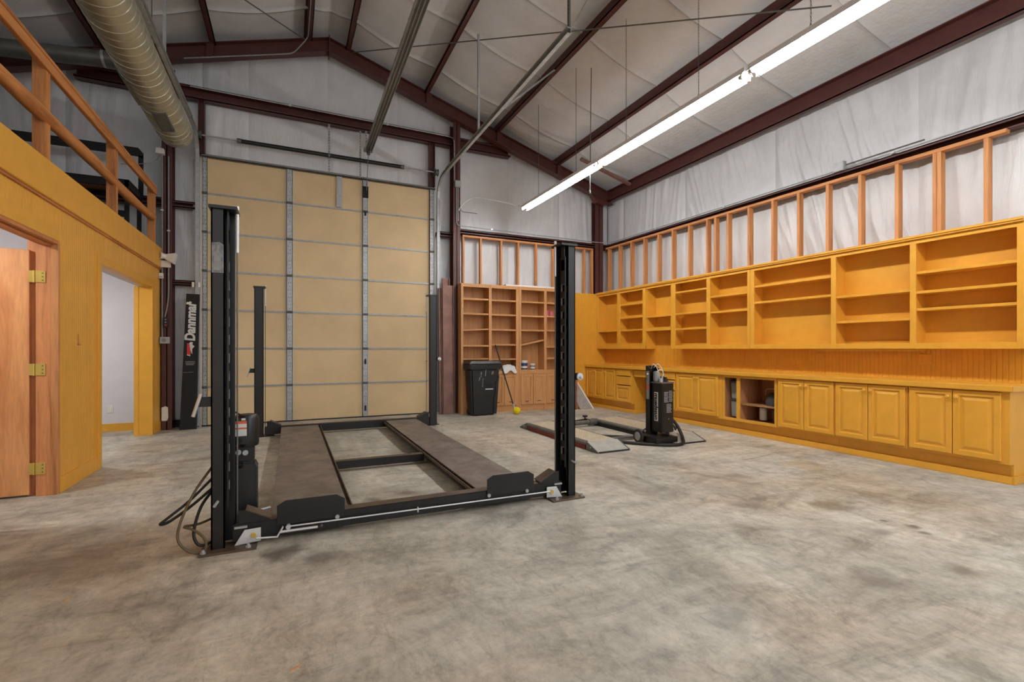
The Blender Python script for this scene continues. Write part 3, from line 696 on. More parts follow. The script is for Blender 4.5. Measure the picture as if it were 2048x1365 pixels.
m.add([(6.06+.085*math.cos(2*math.pi*i/na), 4.43+.075*math.sin(2*math.pi*i/na), .61) for i in range(na)], [tuple(range(na))])
t = thing('tool_bag', 'dark bag with thin wire handle on the open cabinet shelf', 'bag', (6.06, 4.43, .44))
m.build('body', 'fabric_dark', t, smooth='all')
MB().tube(catmull([(6.02, 4.55, .58), (6.0, 4.52, .66), (6.0, 4.40, .665), (6.02, 4.32, .60)]), .004, 6).build('handle', 'galv', t, smooth=True)
def jar(x, y, r, h, mt, label):
    t = thing('jar', label, 'jar', (x, y, .221))
    MB().lathe([(r*.95, 0), (r, .01), (r, h*.85), (r*.9, h*.88)], (x, y, .221)).build('body', mt, t, smooth=True)
    MB().lathe([(r*.96, h*.88), (r*.96, h), (.01, h)], (x, y, .221)).build('lid', mt, t, smooth=True)
jar(6.04, 4.60, .05, .17, 'label_white', 'white paper-wrapped jar under the open cabinet shelf')
jar(6.06, 4.42, .05, .16, 'dark_bin', 'dark jar right of the white jar under the shelf')
jar(6.10, 4.69, .012, .17, 'galv', 'thin grey canister left of the white jar under the shelf')
# outlets
def outlet(fn, a, b, mt, label, name='wall_outlet', double=False):
    w = .06 if double else .036
    t = thing(name, label, 'outlet', fn(a, b, 0))
    MB().rings(fn, a-w, a+w, b-.058, b+.058, [(0, 0), (0, .004), (.003, .006)]).build('cover_plate', mt, t)
    for x in ((-.025, .025) if double else (0,)):
        for z in (-.022, .022):
            MB().rings(fn, a+x-.015, a+x+.015, b+z-.015, b+z+.015, [(0, .004), (0, .007), (.003, .0075)]).build('socket', mt, t)
outlet(FX(6.341), 2.85, 1.105, 'yellow', 'yellow painted double outlet under the bay nearest the camera', double=True)
outlet(FX(6.341), 3.99, 1.11, 'yellow', 'yellow painted outlet under the longest wall cabinet, left of the double one')
outlet(FX(6.341), 5.19, 1.11, 'yellow', 'yellow painted outlet above the open base cabinet')
outlet(FY(8.90), -2.41, .33, 'white_plastic', 'white outlet low on the hall wall')
# ================================================================== FOUR-POST LIFT
L = thing('four_post_lift', 'black four-post vehicle lift with two flat runways on the concrete', 'vehicle lift', (.85, 5.4, 0))
def post(xo, s, y0, f):
    # xo: outer face x, s: +1 opens towards +x; y0: face towards the outside end, f: +1 depth runs +y
    y1 = y0+f*.14
    m = MB().box(xo, xo+s*.008, y0, y1, .012, 2.065).box(xo, xo+s*.072, y0, y0+f*.008, .012, 2.065).box(xo, xo+s*.115, y1-f*.008, y1, .012, 2.065) \
        .box(xo+s*.064, xo+s*.072, y0, y0+f*.02, .012, 2.065).box(xo+s*.107, xo+s*.115, y1-f*.02, y1, .012, 2.065)
    p = m.build('post', 'black_paint', L)
    MB().box(xo-s*.055, xo+s*.245, y0-f*.065, y0+f*.10, 0, .013).build('base_plate', 'steel_plate', p, bevel=.002)
    MB().box(xo-s*.012, xo+s*.14, y0-f*.02, y1+f*.01, 2.065, 2.085).build('cap_plate', 'black_paint', p, bevel=.002)
    lx = xo+s*.082
    ld = MB().box(lx, lx+s*.008, y0+f*.012, y0+f*.024, .25, 1.98).box(lx, lx+s*.008, y0+f*.075, y0+f*.087, .25, 1.98)
    z = .30
    while z < 1.95:
        ld.box(lx, lx+s*.008, y0+f*.024, y0+f*.075, z, z+(.05 if z < 1.75 else .2)); z += .112
    ld.build('ladder', 'black_paint', p)
    ed = MB(); z = .35
    while z < 1.7:
        ed.box(lx-s*.0005, lx+s*.009, y0+f*.066, y0+f*.0765, z, z+.06).box(lx-s*.0005, lx+s*.009, y0+f*.024, y0+f*.0765, z+.058, z+.061); z += .112
    ed.build('worn_edge', 'scuff', p)
    cx, cy = xo+s*(.132 if s > 0 else .15), y0+f*.07
    MB().cyl((cx, cy, .14), (cx, cy, 2.07), .0045, n=8).build('lift_cable', 'galv_dark', p)
    MB().cyl((cx, cy, 1.82), (cx, cy, 2.06), .010, n=10).cyl((cx, cy, 2.085), (cx, cy, 2.11), .011, n=6).build('cable_end', 'zinc', p)
    for dx, dy in ((-.035, -.04), (.20, -.045), (-.03, .07)):
        MB().cyl((xo+s*dx, y0+f*dy, .012), (xo+s*dx, y0+f*dy, .035), .009, n=6).cyl((xo+s*dx, y0+f*dy, .012), (xo+s*dx, y0+f*dy, .022), .016, n=6).build('anchor_bolt', 'galv', p)
    MB().cyl((xo+s*.035, y0, .30), (xo+s*.025, y0-f*.06, .29), .0085, n=8).build('pin', 'galv', p)
    return p
pFL = post(-.43, 1, 3.355, 1); pFR = post(2.135, -1, 3.355, 1); pRL = post(-.445, 1, 7.56, -1); pRR = post(2.125, -1, 7.56, -1)
# scraped sticker on the near left post
MB().prism([(.004, 0), (.066, 0), (.066, .17), (.045, .185), (.004, .18)], lambda a, b, c: (-.43+a, 3.3545-c, 1.68+b), 0, .0008).build('scraped_sticker', 'scuff', pFL)
m = MB().prism([(.012, .005), (.05, .005), (.05, .11), (.042, .13), (.046, .16), (.034, .16), (.03, .12), (.016, .085)], lambda a, b, c: (-.43+a, 3.3535-c, 1.69+b), 0, .0008).build('sticker_residue', 'label_grey', pFL)
# light switch arms: flat bracket and pale lever
for (p, x, s, y, z) in ((pFL, -.43, -1, 3.40, .90), (pRL, -.445, -1, 7.50, .92), (pRR, 2.125, 1, 7.50, 1.06), (pFR, 2.135, 1, 3.40, .99)):
    MB().box(x, x+s*.075, y, y+.008, z-.03, z+.03).build('bracket', 'black_paint', p)
    if p in (pFL, pRL): MB().cyl((x-.095, y-.012, z-.085), (x-.055, y-.012, z+.05), .0105, n=10).build('lever', 'steel_rod', p)
    else: MB().cyl((x+s*.06, y-.012, z), (x+s*.06, y-.03, z), .030, n=16).cyl((x+s*.06, y-.03, z), (x+s*.055, y-.06, z-.02), .008, n=8).build('pulley', 'steel_rod', p)
MB().box(2.135, 2.165, 3.45, 3.458, 1.62, 1.74).build('bracket', 'black_paint', pFR)
# beams
def beam(y0, y1, front):
    b = MB().box(-.32, 2.02, y0, y1, .03, .138).build('crossbeam', 'black_paint', L, bevel=.004)
    MB().box(-.30, 2.0, y0+.006, y1-.006, .138, .1395).build('worn_top', 'steel_plate', b)
    f = -1 if front else 1; yf = y0 if front else y1
    for x, s in ((-.31, 1), (2.02, -1)):
        MB().prism([(0, .012), (.145, .022), (.145, .105), (.055, .102)], lambda a, c, d: (x+s*a, yf+f*(.012+d), c), 0, .006).build('latch_plate', 'zinc', b, bevel=.0015)
        MB().cyl((x+s*.105, yf+f*.018, .065), (x+s*.105, yf+f*.03, .065), .016, n=10).build('bolt', 'brass', b)
        MB().bar((x+s*.06, (y0+y1)/2, .222), (x+s*.20, (y0+y1)/2, .150), .10, .008).build('pulley_guard', 'steel_plate', b)
        MB().prism([(.02, .138), (.20, .138), (.20, .146), (.06, .218), (.02, .218)], lambda a, c, d: (x+s*a, (y0+y1)/2-.045+d, c), 0, .006).build('guard_side', 'black_paint', b)
        MB().box(x+s*.0, x+s*.07, yf+f*.002, yf+f*.012, .112, .125).build('latch_pin', 'galv', b)
    return b
bF = beam(3.385, 3.485, True); bR = beam(7.43, 7.53, False)
MB().cyl((.0, 3.362, .088), (1.92, 3.362, .070), .0055, n=8).build('lock_rod', 'steel_rod', bF)
MB().box(.82, .828, 3.355, 3.372, .06, .095).build('rod_guide', 'steel_rod', bF)
lv = MB().bar((-.075, 3.352, .035), (-.04, 3.352, .095), .008, .024, (0, 1, 0)).build('lock_lever', 'zinc', bF)
MB().cyl((-.19, 3.355, .045), (-.075, 3.352, .036), .006, n=8).build('link_rod', 'steel_rod', bF)
MB().cyl((-.055, 3.345, .066), (.165, 3.33, .070), .0085, n=10).build('lever_handle', 'steel_rod', bF)
MB().lathe([(.002, -.02), (.014, -.014), (.02, 0), (.014, .014), (.002, .02)], (.18, 3.33, .070), (1, 0, 0), 16).build('ball_grip', 'black_plastic', bF, smooth='all')
MB().cyl((-.01, 3.375, .088), (-.01, 3.345, .088), .015, n=12).build('rod_end', 'steel_rod', bF)
for x in (.285, 1.372, 1.695):
    MB().cyl((x, 3.372, .105 if x < 1.5 else .10), (x, 3.36, .105 if x < 1.5 else .10), .014, n=10).build('bolt', 'galv', bF)
# runways
def runway(x0, x1, inner):
    r = MB().box(x0, x1, 3.40, 7.54, .112, .125).build('runway', 'runway', L, bevel=.002)
    MB().box(x0, x0+.008, 3.49, 7.42, .035, .112).build('side_channel', 'black_paint', r); MB().box(x1-.008, x1, 3.49, 7.42, .035, .112).build('side_channel', 'black_paint', r)
    xi, s = (x1, 1) if inner > 0 else (x0, -1)
    MB().box(xi+s*.002, xi+s*.034, 3.50, 7.42, .085, .092).box(xi+s*.026, xi+s*.034, 3.50, 7.42, .085, .12).build('jack_rail', 'steel_plate', r)
    MB().box(xi+s*.002, xi+s*.04, 3.47, 3.50, .08, .125).build('rail_end', 'black_paint', r)
    a, b = x0+.035, x1-.035
    poly = [(a, .10), (b, .10), (b, .222), (b-.05, .252), (a+.05, .252), (a, .225)]
    MB().prism(poly, lambda p, q, c: (p, 3.372+c, q), 0, .008).build('wheel_stop', 'black_paint', r, bevel=.0015)
    MB().box(x0-.02, x1+.02, 7.545, 7.56, .105, .128).build('end_lip', 'black_matte', r)
    return r
runway(-.11, .368, 1); runway(1.325, 1.795, -1)
MB().box(.40, 1.295, 5.0, 5.10, .03, .105).build('jack_tray', 'black_paint', L, bevel=.003)
MB().box(.405, 1.29, 5.01, 5.09, .105, .1062).build('tray_top', 'steel_plate', L)
# power unit
pu = MB().prism([(-.075, .09), (.065, .09), (.065, .44), (.045, .48), (-.075, .48)], lambda a, b, c: (-.262+a, 3.56+c, b), 0, .15).build('power_unit', 'black_plastic', L, bevel=.012)
MB().lathe([(.018, 0), (.018, .03), (.012, .03), (.012, .005)], (-.262-.03, 3.575, .45), (0, -.6, .8), 16).build('filler_neck', 'black_matte', pu, smooth=True)
MB().box(-.335, -.215, 3.58, 3.69, .48, .575).build('pump_block', 'black_paint', pu, bevel=.006)
MB().cyl((-.305, 3.58, .545), (-.305, 3.568, .545), .017, n=14).cyl((-.265, 3.58, .54), (-.265, 3.568, .54), .017, n=14).build('port_plug', 'galv', pu)
MB().lathe([(.01, .575), (.07, .58), (.074, .60), (.074, .76), (.06, .785), (.01, .79)], (-.262, 3.63, 0), n=28).build('motor', 'black_paint', pu, smooth=True)
MB().box(-.335, -.245, 3.545, 3.575, .60, .77).build('switch_box', 'black_plastic', pu, bevel=.004)
MB().box(-.333, -.255, 3.5435, 3.545, .655, .752).build('warning_label', 'label_white', pu)
MB().box(-.333, -.255, 3.5425, 3.5435, .735, .752).box(-.333, -.255, 3.5425, 3.5435, .70, .71).build('label_stripe', 'orange', pu)
MB().box(-.285, -.262, 3.5425, 3.545, .757, .77).build('small_label', 'label_white', pu)
MB().cyl((-.30, 3.545, .625), (-.30, 3.535, .625), .019, n=16).build('push_button', 'black_matte', pu)
MB().box(-.2395, -.238, 3.57, 3.6, .62, .755).build('side_label', 'label_white', pu)
MB().cyl((-.333, 3.55, .38), (-.333, 3.55, .565), .008, n=10).build('release_handle', 'steel_rod', pu)
MB().tube(catmull([(-.36, 3.5, .80), (-.325, 3.53, .815), (-.29, 3.56, .79)]), .005, 8).build('wire', 'hose', pu, smooth=True)
MB().box(-.40, -.18, 3.53, 3.57, .05, .09).build('bracket', 'black_paint', pu)
for n_, pts, mt, r in (('hydraulic_hose', [(-.43, 3.52, .42), (-.55, 3.46, .30), (-.66, 3.42, .215), (-.69, 3.41, .19), (-.645, 3.41, .20), (-.54, 3.44, .27), (-.43, 3.49, .36)], 'hose', .0085),
                       ('hydraulic_hose', [(-.43, 3.49, .35), (-.49, 3.42, .26), (-.52, 3.38, .13), (-.50, 3.365, .06), (-.46, 3.37, .045), (-.43, 3.40, .05)], 'hose', .0085),
                       ('hydraulic_hose', [(-.43, 3.50, .50), (-.52, 3.42, .36), (-.585, 3.38, .20), (-.595, 3.36, .10), (-.545, 3.34, .035), (-.49, 3.34, .014), (-.455, 3.35, .03), (-.465, 3.36, .09), (-.52, 3.38, .14), (-.57, 3.40, .16), (-.50, 3.44, .155), (-.43, 3.5, .165)], 'hose_olive', .0075)):
    MB().tube(catmull(pts), r, 8).build(n_, mt, L, smooth=True)
for y, z in ((3.50, .12), (3.66, .13)):
    MB().cyl((-.215, y, z-.01), (-.12, y+.01, z+.005), .008, n=10).cyl((-.185, y+.003, z-.007), (-.165, y+.005, z-.005), .012, n=6).build('hose_fitting', 'zinc', L)

# ================================================================== LOW-RISE LIFT AND CART
T = thing('low_rise_lift', 'low twin-platform lift with grey tread ramps, under the black cart', 'vehicle lift', (4.05, 5.6, 0))
def platform(x0, x1, side, skirt):
    y0, y1 = 4.86, 6.44
    p = MB().box(x0+.03, x1-.03, y0, y1, .075, .10).build('platform', 'tread_tan', T, bevel=.003)
    for xa, s in ((x0, 1), (x1, -1)):
        MB().prism([(0, .062), (.0, .085), (.03, .104), (.035, .104), (.035, .062)], lambda a, b, c: (xa+s*a, c, b), y0, y1).build('edge_rail', side, p)
        MB().box(xa+s*.006, xa+s*.03, y0+.03, y1-.03, .0, .062).build('skirt', skirt, p)
    for ya, s in ((y0, -1), (y1, 1)):
        r = MB().prism([(0, .10), (.235, .012), (.235, 0), (.03, .0), (0, .06)], lambda a, b, c: (c, ya+s*(a+.006), b), x0+.012, x1-.012).build('ramp', 'tread_grey', p, bevel=.002)
        MB().prism([(0, .104), (.24, .016), (.24, 0), (.0, .0)], lambda a, b, c: (c, ya+s*(a+.006), b), x0, x0+.012).prism([(0, .104), (.24, .016), (.24, 0), (.0, .0)], lambda a, b, c: (c, ya+s*(a+.006), b), x1-.012, x1).build('ramp_side', 'galv_dark', r)
        MB().cyl((x0+.02, ya+s*.242, .01), (x1-.02, ya+s*.242, .01), .010, n=10).build('ramp_roller', 'rubber', r)
        MB().cyl((x0-.002, ya+s*.10, .045), (x0+.004, ya+s*.10, .045), .009, n=8).build('hinge_pin', 'zinc', r)
    # raised tread bars
    tr = MB(); y = y0+.04; k = 0
    while y < y1-.03:
        x = x0+.06+(.02 if k % 2 else 0)
        while x < x1-.06:
            tr.box(x, x+.022, y, y+.005, .10, .1018); x += .042
        y += .03; k += 1
    tr.build('tread_bars', 'tread_tan', p, kind='stuff')
    return p
platform(3.245, 3.715, 'galv_dark', 'red_brown'); platform(4.42, 4.96, 'galv_dark', 'black_matte')
MB().cyl((3.70, 6.30, .065), (4.43, 6.34, .065), .034, n=18).build('cross_tube', 'galv_dark', T, smooth=True)
MB().cyl((3.70, 6.30, .065), (3.85, 6.31, .065), .046, n=18).cyl((4.28, 6.33, .065), (4.43, 6.34, .065), .05, n=18).build('tube_collar', 'galv_dark', T, smooth=True)
MB().bar((3.80, 6.45, .05), (4.36, 6.50, .08), .03, .03).bar((3.80, 6.52, .03), (4.0, 6.45, .09), .02, .02).build('linkage', 'black_paint', T)
MB().cyl((4.31, 6.48, .08), (4.31, 6.48, .125), .012, n=10).cyl((4.31, 6.48, .125), (4.31, 6.48, .15), .04, n=14).build('support_pad', 'rubber', T)
MB().bar((3.72, 5.2, .03), (4.42, 5.15, .03), .05, .03).build('cross_bar', 'galv_dark', T)

K = thing('lift_control_cart', 'black wheeled hydraulic control cart with nussbaum lettering', 'control cart', (4.34, 4.82, 0))
MB().box(4.14, 4.50, 4.64, 5.01, .035, .10).build('base', 'black_paint', K, bevel=.006)
MB().box(4.22, 4.46, 4.66, 4.98, .0, .035).build('foot', 'black_matte', K)
MB().prism([(4.93, .10), (5.005, .10), (5.005, .985), (4.98, 1.0), (4.90, .96), (4.90, .93), (4.93, .93)], lambda a, b, c: (c, a, b), 4.285, 4.30).prism([(4.93, .10), (5.005, .10), (5.005, .985), (4.98, 1.0), (4.90, .96), (4.90, .93), (4.93, .93)], lambda a, b, c: (c, a, b), 4.41, 4.425).box(4.30, 4.41, 4.99, 5.005, .10, .985).box(4.285, 4.425, 4.965, 5.003, .985, 1.0).build('column', 'black_paint', K, bevel=.002)
MB().box(4.283, 4.2845, 4.935, 4.99, .56, .93).build('side_plate', 'label_grey', K)
MB().box(4.281, 4.283, 4.938, 4.985, .69, .745).build('side_label', 'orange', K)
MB().cyl((4.283, 4.965, .89), (4.275, 4.965, .89), .014, n=12).build('button', 'label_white', K)
cab = MB().prism([(4.315, 4.93), (4.315, 4.735), (4.325, 4.725), (4.50, 4.725), (4.535, 4.76), (4.535, 4.93)], lambda a, b, c: (a, b, c), .145, .785).build('cabinet', 'black_paint', K, bevel=.004)
MB().prism([(4.307, 4.938), (4.307, 4.732), (4.322, 4.717), (4.503, 4.717), (4.542, 4.756), (4.542, 4.938)], lambda a, b, c: (a, b, c), .775, .79).build('rim', 'galv_dark', cab)
MB().box(4.3135, 4.3145, 4.80, 4.872, .285, .66).build('badge_strip', 'label_white', cab)
tx, w = text_mb('nussbaum', lambda a, b, c: (4.3125-c, 4.823-b*0+(-b)+.043, .30+a), .075, .0006, .0022)
sc = .345/w
tx, w = text_mb('nussbaum', lambda a, b, c: (4.3125-c, 4.862-b*sc*1.0, .30+a*sc), .075, .0006, .0030)
tx.build('lettering', 'black_matte', cab)
lb = MB()
for i in range(7): lb.box(4.345, 4.345+(.06 if i % 3 else .07), 4.7238, 4.7245, .655-i*.02, .667-i*.02)
for i in range(7): lb.box(4.425, 4.425+(.065 if i % 2 else .055), 4.7238, 4.7245, .668-i*.021, .68-i*.021)
for i in range(6): lb.box(4.385, 4.385+(.085 if i % 2 else .075), 4.7238, 4.7245, .50-i*.02, .512-i*.02)
lb.build('instruction_label', 'label_grey', cab)
MB().cyl((4.42, 4.7245, .32), (4.42, 4.72, .32), .006, n=8).build('screw', 'galv', cab)
for dx, h, r, mt in ((.02, .05, .022, 'galv'), (.075, .035, .016, 'black_paint'), (.12, .06, .024, 'black_plastic'), (.16, .04, .018, 'red_brown'), (.05, .08, .012, 'galv')):
    MB().cyl((4.345+dx, 4.80+dx*.3, .79), (4.345+dx, 4.80+dx*.3, .79+h), r, n=12).build('valve', mt, K)
MB().box(4.33, 4.40, 4.85, 4.92, .79, .93).build('pump_motor', 'galv', K, bevel=.012)
MB().box(4.405, 4.47, 4.84, 4.90, .79, .86).build('pump_motor', 'black_paint', K, bevel=.01)
for pts in ([(4.36, 4.98, .96), (4.345, 4.93, 1.02), (4.36, 4.88, .98), (4.39, 4.86, .88), (4.38, 4.84, .80)], [(4.40, 4.98, .97), (4.42, 4.92, 1.02), (4.46, 4.88, .94), (4.43, 4.84, .86), (4.40, 4.82, .80)], [(4.37, 4.88, .93), (4.42, 4.86, .95), (4.44, 4.84, .89), (4.40, 4.83, .83)]):
    MB().tube(catmull(pts), .005, 7).build('wire', 'label_white', K, smooth=True)
for x in (4.085, 4.515):
    wh = MB().lathe([(.03, 0), (.083, 0), (.09, .008), (.09, .028), (.083, .036), (.03, .036)], (x, 4.93, .09), (1, 0, 0), 28).build('wheel', 'rubber', K, smooth=True)
    MB().lathe([(.01, -.006), (.03, -.004), (.055, -.002), (.058, .004), (.058, .032), (.01, .038)], (x, 4.93, .09), (1, 0, 0), 24).build('hub', 'galv', wh, smooth=True)
for pts, r in (([(4.50, 4.98, .35), (4.62, 4.92, .30), (4.66, 4.82, .20), (4.60, 4.66, .06), (4.48, 4.56, .022), (4.30, 4.58, .018), (4.10, 4.72, .018), (3.94, 4.90, .018), (3.80, 5.10, .018)], .021),
               ([(4.56, 5.02, .32), (4.74, 5.05, .20), (4.80, 5.00, .125), (4.70, 5.10, .122), (4.52, 5.22, .122), (4.30, 5.22, .02), (4.05, 5.35, .02), (3.85, 5.50, .02)], .019)):
    MB().tube(catmull(pts), r, 10).build('hydraulic_hose', 'hose', K, smooth=True)
MB().tube(catmull([(4.50, 4.95, .55), (4.57, 4.86, .30), (4.54, 4.72, .10), (4.50, 4.66, .115)]), .004, 6).build('cable', 'galv', K, smooth=True)

# ================================================================== FREE-STANDING THINGS
B = thing('wheeled_bin', 'scuffed black plastic wheeled bin in front of the left bookcase', 'trash bin', (3.22, 8.27, 0))
def frust(x0, x1, y0, y1, z0, X0, X1, Y0, Y1, z1, mb=None):
    return (mb or MB()).add([(x0,y0,z0),(x1,y0,z0),(x1,y1,z0),(x0,y1,z0),(X0,Y0,z1),(X1,Y0,z1),(X1,Y1,z1),(X0,Y1,z1)], [(0,3,2,1),(4,5,6,7),(0,1,5,4),(1,2,6,5),(2,3,7,6),(3,0,4,7)])
frust(2.99, 3.45, 8.13, 8.40, .015, 2.945, 3.51, 8.085, 8.44, .86).build('body', 'black_plastic', B, bevel=.03)
frust(2.925, 3.53, 8.065, 8.455, .85, 2.92, 3.535, 8.06, 8.46, .945).build('rim', 'black_plastic', B, bevel=.012)
frust(2.91, 3.545, 8.05, 8.465, .945, 2.955, 3.50, 8.09, 8.44, 1.0).build('lid', 'black_plastic', B, bevel=.012)
MB().box(3.235, 3.375, 8.098, 8.13, .46, .60).build('handle_recess', 'black_matte', B, bevel=.01)
MB().cyl((3.23, 8.098, .485), (3.38, 8.098, .485), .011, n=10).build('catch_bar', 'zinc', B)
MB().prism([(3.40, .03), (3.455, .03), (3.50, .75), (3.43, .60), (3.43, .40), (3.40, .36)], lambda a, b, c: (a, 8.118+c-.028*b, b), -.012, 0).build('corner_rib', 'black_plastic', B)
for k, (x, z, h, sx) in enumerate(((3.13, .70, .10, .02), (3.22, .72, .12, .018), (3.34, .75, .06, .04), (3.10, .64, .06, .02), (3.17, .52, .16, .012))):
    MB().prism([(0, 0), (sx, .01), (sx*1.4, h), (sx*.5, h*1.1)], lambda a, b, c: (x+a, 8.129-.053*((z+b)-.015)-c, z+b), 0, .0012).build('scuff_mark', 'scuff', B)
for x in (3.0, 3.42): MB().lathe([(.02, 0), (.06, 0), (.06, .03), (.02, .03)], (x, 8.40, .06), (1, 0, 0), 18).build('wheel', 'rubber', B)

M = thing('mop', 'sponge mop with yellow head, leaning on the left bookcase', 'mop', (3.82, 8.07, 0))
MB().cyl((3.795, 8.10, .17), (3.565, 8.43, 1.30), .0125, n=10).build('handle', 'red_brown' if False else 'black_plastic', M)
MB().cyl((3.815, 8.08, .09), (3.79, 8.105, .19), .022, .014, n=12).build('ferrule', 'galv', M)
m = MB(); vs = []; na, nb = 20, 12
for i in range(na):
    for j in range(nb+1):
        a = 2*math.pi*i/na; t_ = math.pi*j/nb; r = 1+.14*noise.noise((3*math.cos(a)*math.sin(t_), 3*math.sin(a)*math.sin(t_), 3*math.cos(t_)))
        vs.append((3.845+.072*r*math.sin(t_)*math.cos(a), 8.06+.072*r*math.sin(t_)*math.sin(a), .068-.068*r*math.cos(t_) if j else .0))
m.add(vs, [(i*(nb+1)+j, ((i+1)%na)*(nb+1)+j, ((i+1)%na)*(nb+1)+j+1, i*(nb+1)+j+1) for i in range(na) for j in range(nb)])
m.build('mop_head', 'yellow_mop', M, smooth='all')

def leaner(x0, x1, y_b, y_t, h, label, mt='rust_steel', th=.012):
    t = thing('steel_plank', label, 'plank', ((x0+x1)/2, y_b, 0), 'steel planks leaning beside the garage door')
    fn = lambda a, b, c: (a, y_b+(y_t-y_b)*b/h+c, b)
    MB().prism([(x0, 0), (x1, 0), (x1, h), (x0, h)], fn, 0, th).build('web', mt, t)
    for xa, s in ((x0, 1), (x1, -1)): MB().prism([(xa, 0), (xa+s*.01, 0), (xa+s*.01, h), (xa, h)], fn, -.03, 0).build('lip', mt, t)
leaner(2.585, 2.80, 8.60, 8.67, 2.42, 'rusty steel plank leaning in front beside the wood bookcase')
leaner(2.60, 2.745, 8.67, 8.74, 2.56, 'taller steel plank leaning behind the front plank')
leaner(2.52, 2.575, 8.61, 8.70, 2.36, 'narrow steel channel leaning at the garage door edge')
t = thing('leaning_sheet', 'grey sheet with a slanted white edge, propped beside the right bookcase', 'sheet', (5.4, 8.2, 0))
fn = lambda a, b, c: (a, 8.14+.22*b+c, b)
MB().prism([(5.31, 0), (5.61, 0), (5.14, .80), (5.05, .80), (5.05, .62)], fn, 0, .008).build('panel', 'galv', t)
MB().prism([(5.595, 0), (5.63, 0), (5.16, .81), (5.135, .80)], fn, -.012, .006).build('edge_strip', 'white_paint', t)
for dx, h, mt, lb_ in ((0, .66, 'cedar_z', 'brown narrow board standing left of the grey sheet'), (-.045, .72, 'rust_steel', 'rusty strip standing behind the brown narrow board')):
    t = thing('narrow_board', lb_, 'board', (5.27+dx, 8.23, 0))
    MB().box(5.255+dx, 5.29+dx, 8.22+dx, 8.236+dx, 0, h).build('board', mt, t, bevel=.002)
    MB().box(5.255+dx, 5.29+dx, 8.2185+dx, 8.22+dx, h-.05, h).build('end_mark', 'label_grey', t)

# black lettered post cover
D = thing('post_cover', 'black steel lift cover with white Dannmar lettering, leaning by the door', 'cover', (-1.39, 8.65, 0))
fn = lambda a, b, c: (-1.40+a+.05*(b/2.06), 8.62+.05*b/2.06-c, b)
fr = [(-.105, 0), (.105, 0), (.088, 2.06), (-.078, 2.06)]
MB().prism(fr, fn, 0, .01).build('front', 'black_matte', D, bevel=.002)
MB().prism([(-.105, 0), (-.097, 0), (-.070, 2.06), (-.078, 2.06)], fn, -.06, 0).prism([(.105, 0), (.097, 0), (.080, 2.06), (.088, 2.06)], fn, -.06, 0).build('flange', 'black_matte', D)
tx, w = text_mb('Dannmar', lambda a, b, c: (a, b, c), .1, 0, .004)
sc = .60/w
tx, w = text_mb('Dannmar', lambda a, b, c: fn(.048-b*sc*1.15, 1.34+a*sc, .0112), .1, 0, .0042, .12)
tx.build('lettering', 'label_white', D)
MB().prism([(-.045, 1.145), (.0, 1.13), (.02, 1.18), (-.02, 1.30), (-.045, 1.31)], fn, .0105, .0115).build('emblem_red', 'red', D)
MB().prism([(-.02, 1.31), (.0, 1.20), (.025, 1.14), (.02, 1.22), (.05, 1.26), (.02, 1.29), (.03, 1.32), (.0, 1.33)], fn, .011, .012).prism([(-.045, 1.125), (.0, 1.11), (.0, 1.125), (-.04, 1.14)], fn, .011, .012).build('emblem_white', 'label_white', D)
lb = MB()
for i in range(3): lb.prism([(-.06+.01*(i == 2), 1.02-i*.022), (.06-.012*(i == 2), 1.02-i*.022), (.06-.012*(i == 2), 1.03-i*.022), (-.06+.01*(i == 2), 1.03-i*.022)], fn, .0105, .0112)
lb.build('small_print', 'label_grey', D)
MB().prism([(-.09, .86), (.05, .865), (.05, .871), (-.09, .866)], fn, .0105, .0112).build('scratch', 'scuff', D)
MB().prism([(-.075, 1.90), (-.02, 1.90), (-.03, 1.935), (-.07, 1.935)], fn, .0105, .0125).build('torn_tape', 'white_plastic', D)
pts = []
for i in range(90):
    a = i*.42; pts.append((-1.49+(.14+.012*math.sin(i*.9))*math.cos(a), 8.83+.045*math.sin(a), .02+i*.0012+.02*abs(noise.noise((i*.4, 1, 1)))))
tag(MB().tube(pts, .012, 6).build('cable_coil', 'hose', smooth=True), 'black cable coiled on the floor behind the lettered cover', 'cable')

for (x, y, a, lb_) in ((-.98, 3.02, 1.1, 'pale wood splinter lying alone on the floor left of the lift'), (.02, 2.0, .5, 'pale wood splinter on the bare floor in front of the lift')):
    t = thing('wood_splinter', lb_, 'splinter', (x, y, 0))
    c, s_ = math.cos(a), math.sin(a)
    MB().prism([(-.022, -.002), (.0, -.0035), (.024, -.001), (.018, .003), (-.02, .003)], lambda p, q, d: (x+p*c-q*s_, y+p*s_+q*c, d), 0, .004).build('sliver', 'oak_x', t)
    MB().prism([(-.012, .003), (.006, .0035), (.004, .006), (-.01, .0055)], lambda p, q, d: (x+p*c-q*s_, y+p*s_+q*c, d), 0, .002).build('fibre', 'fir_x', t)
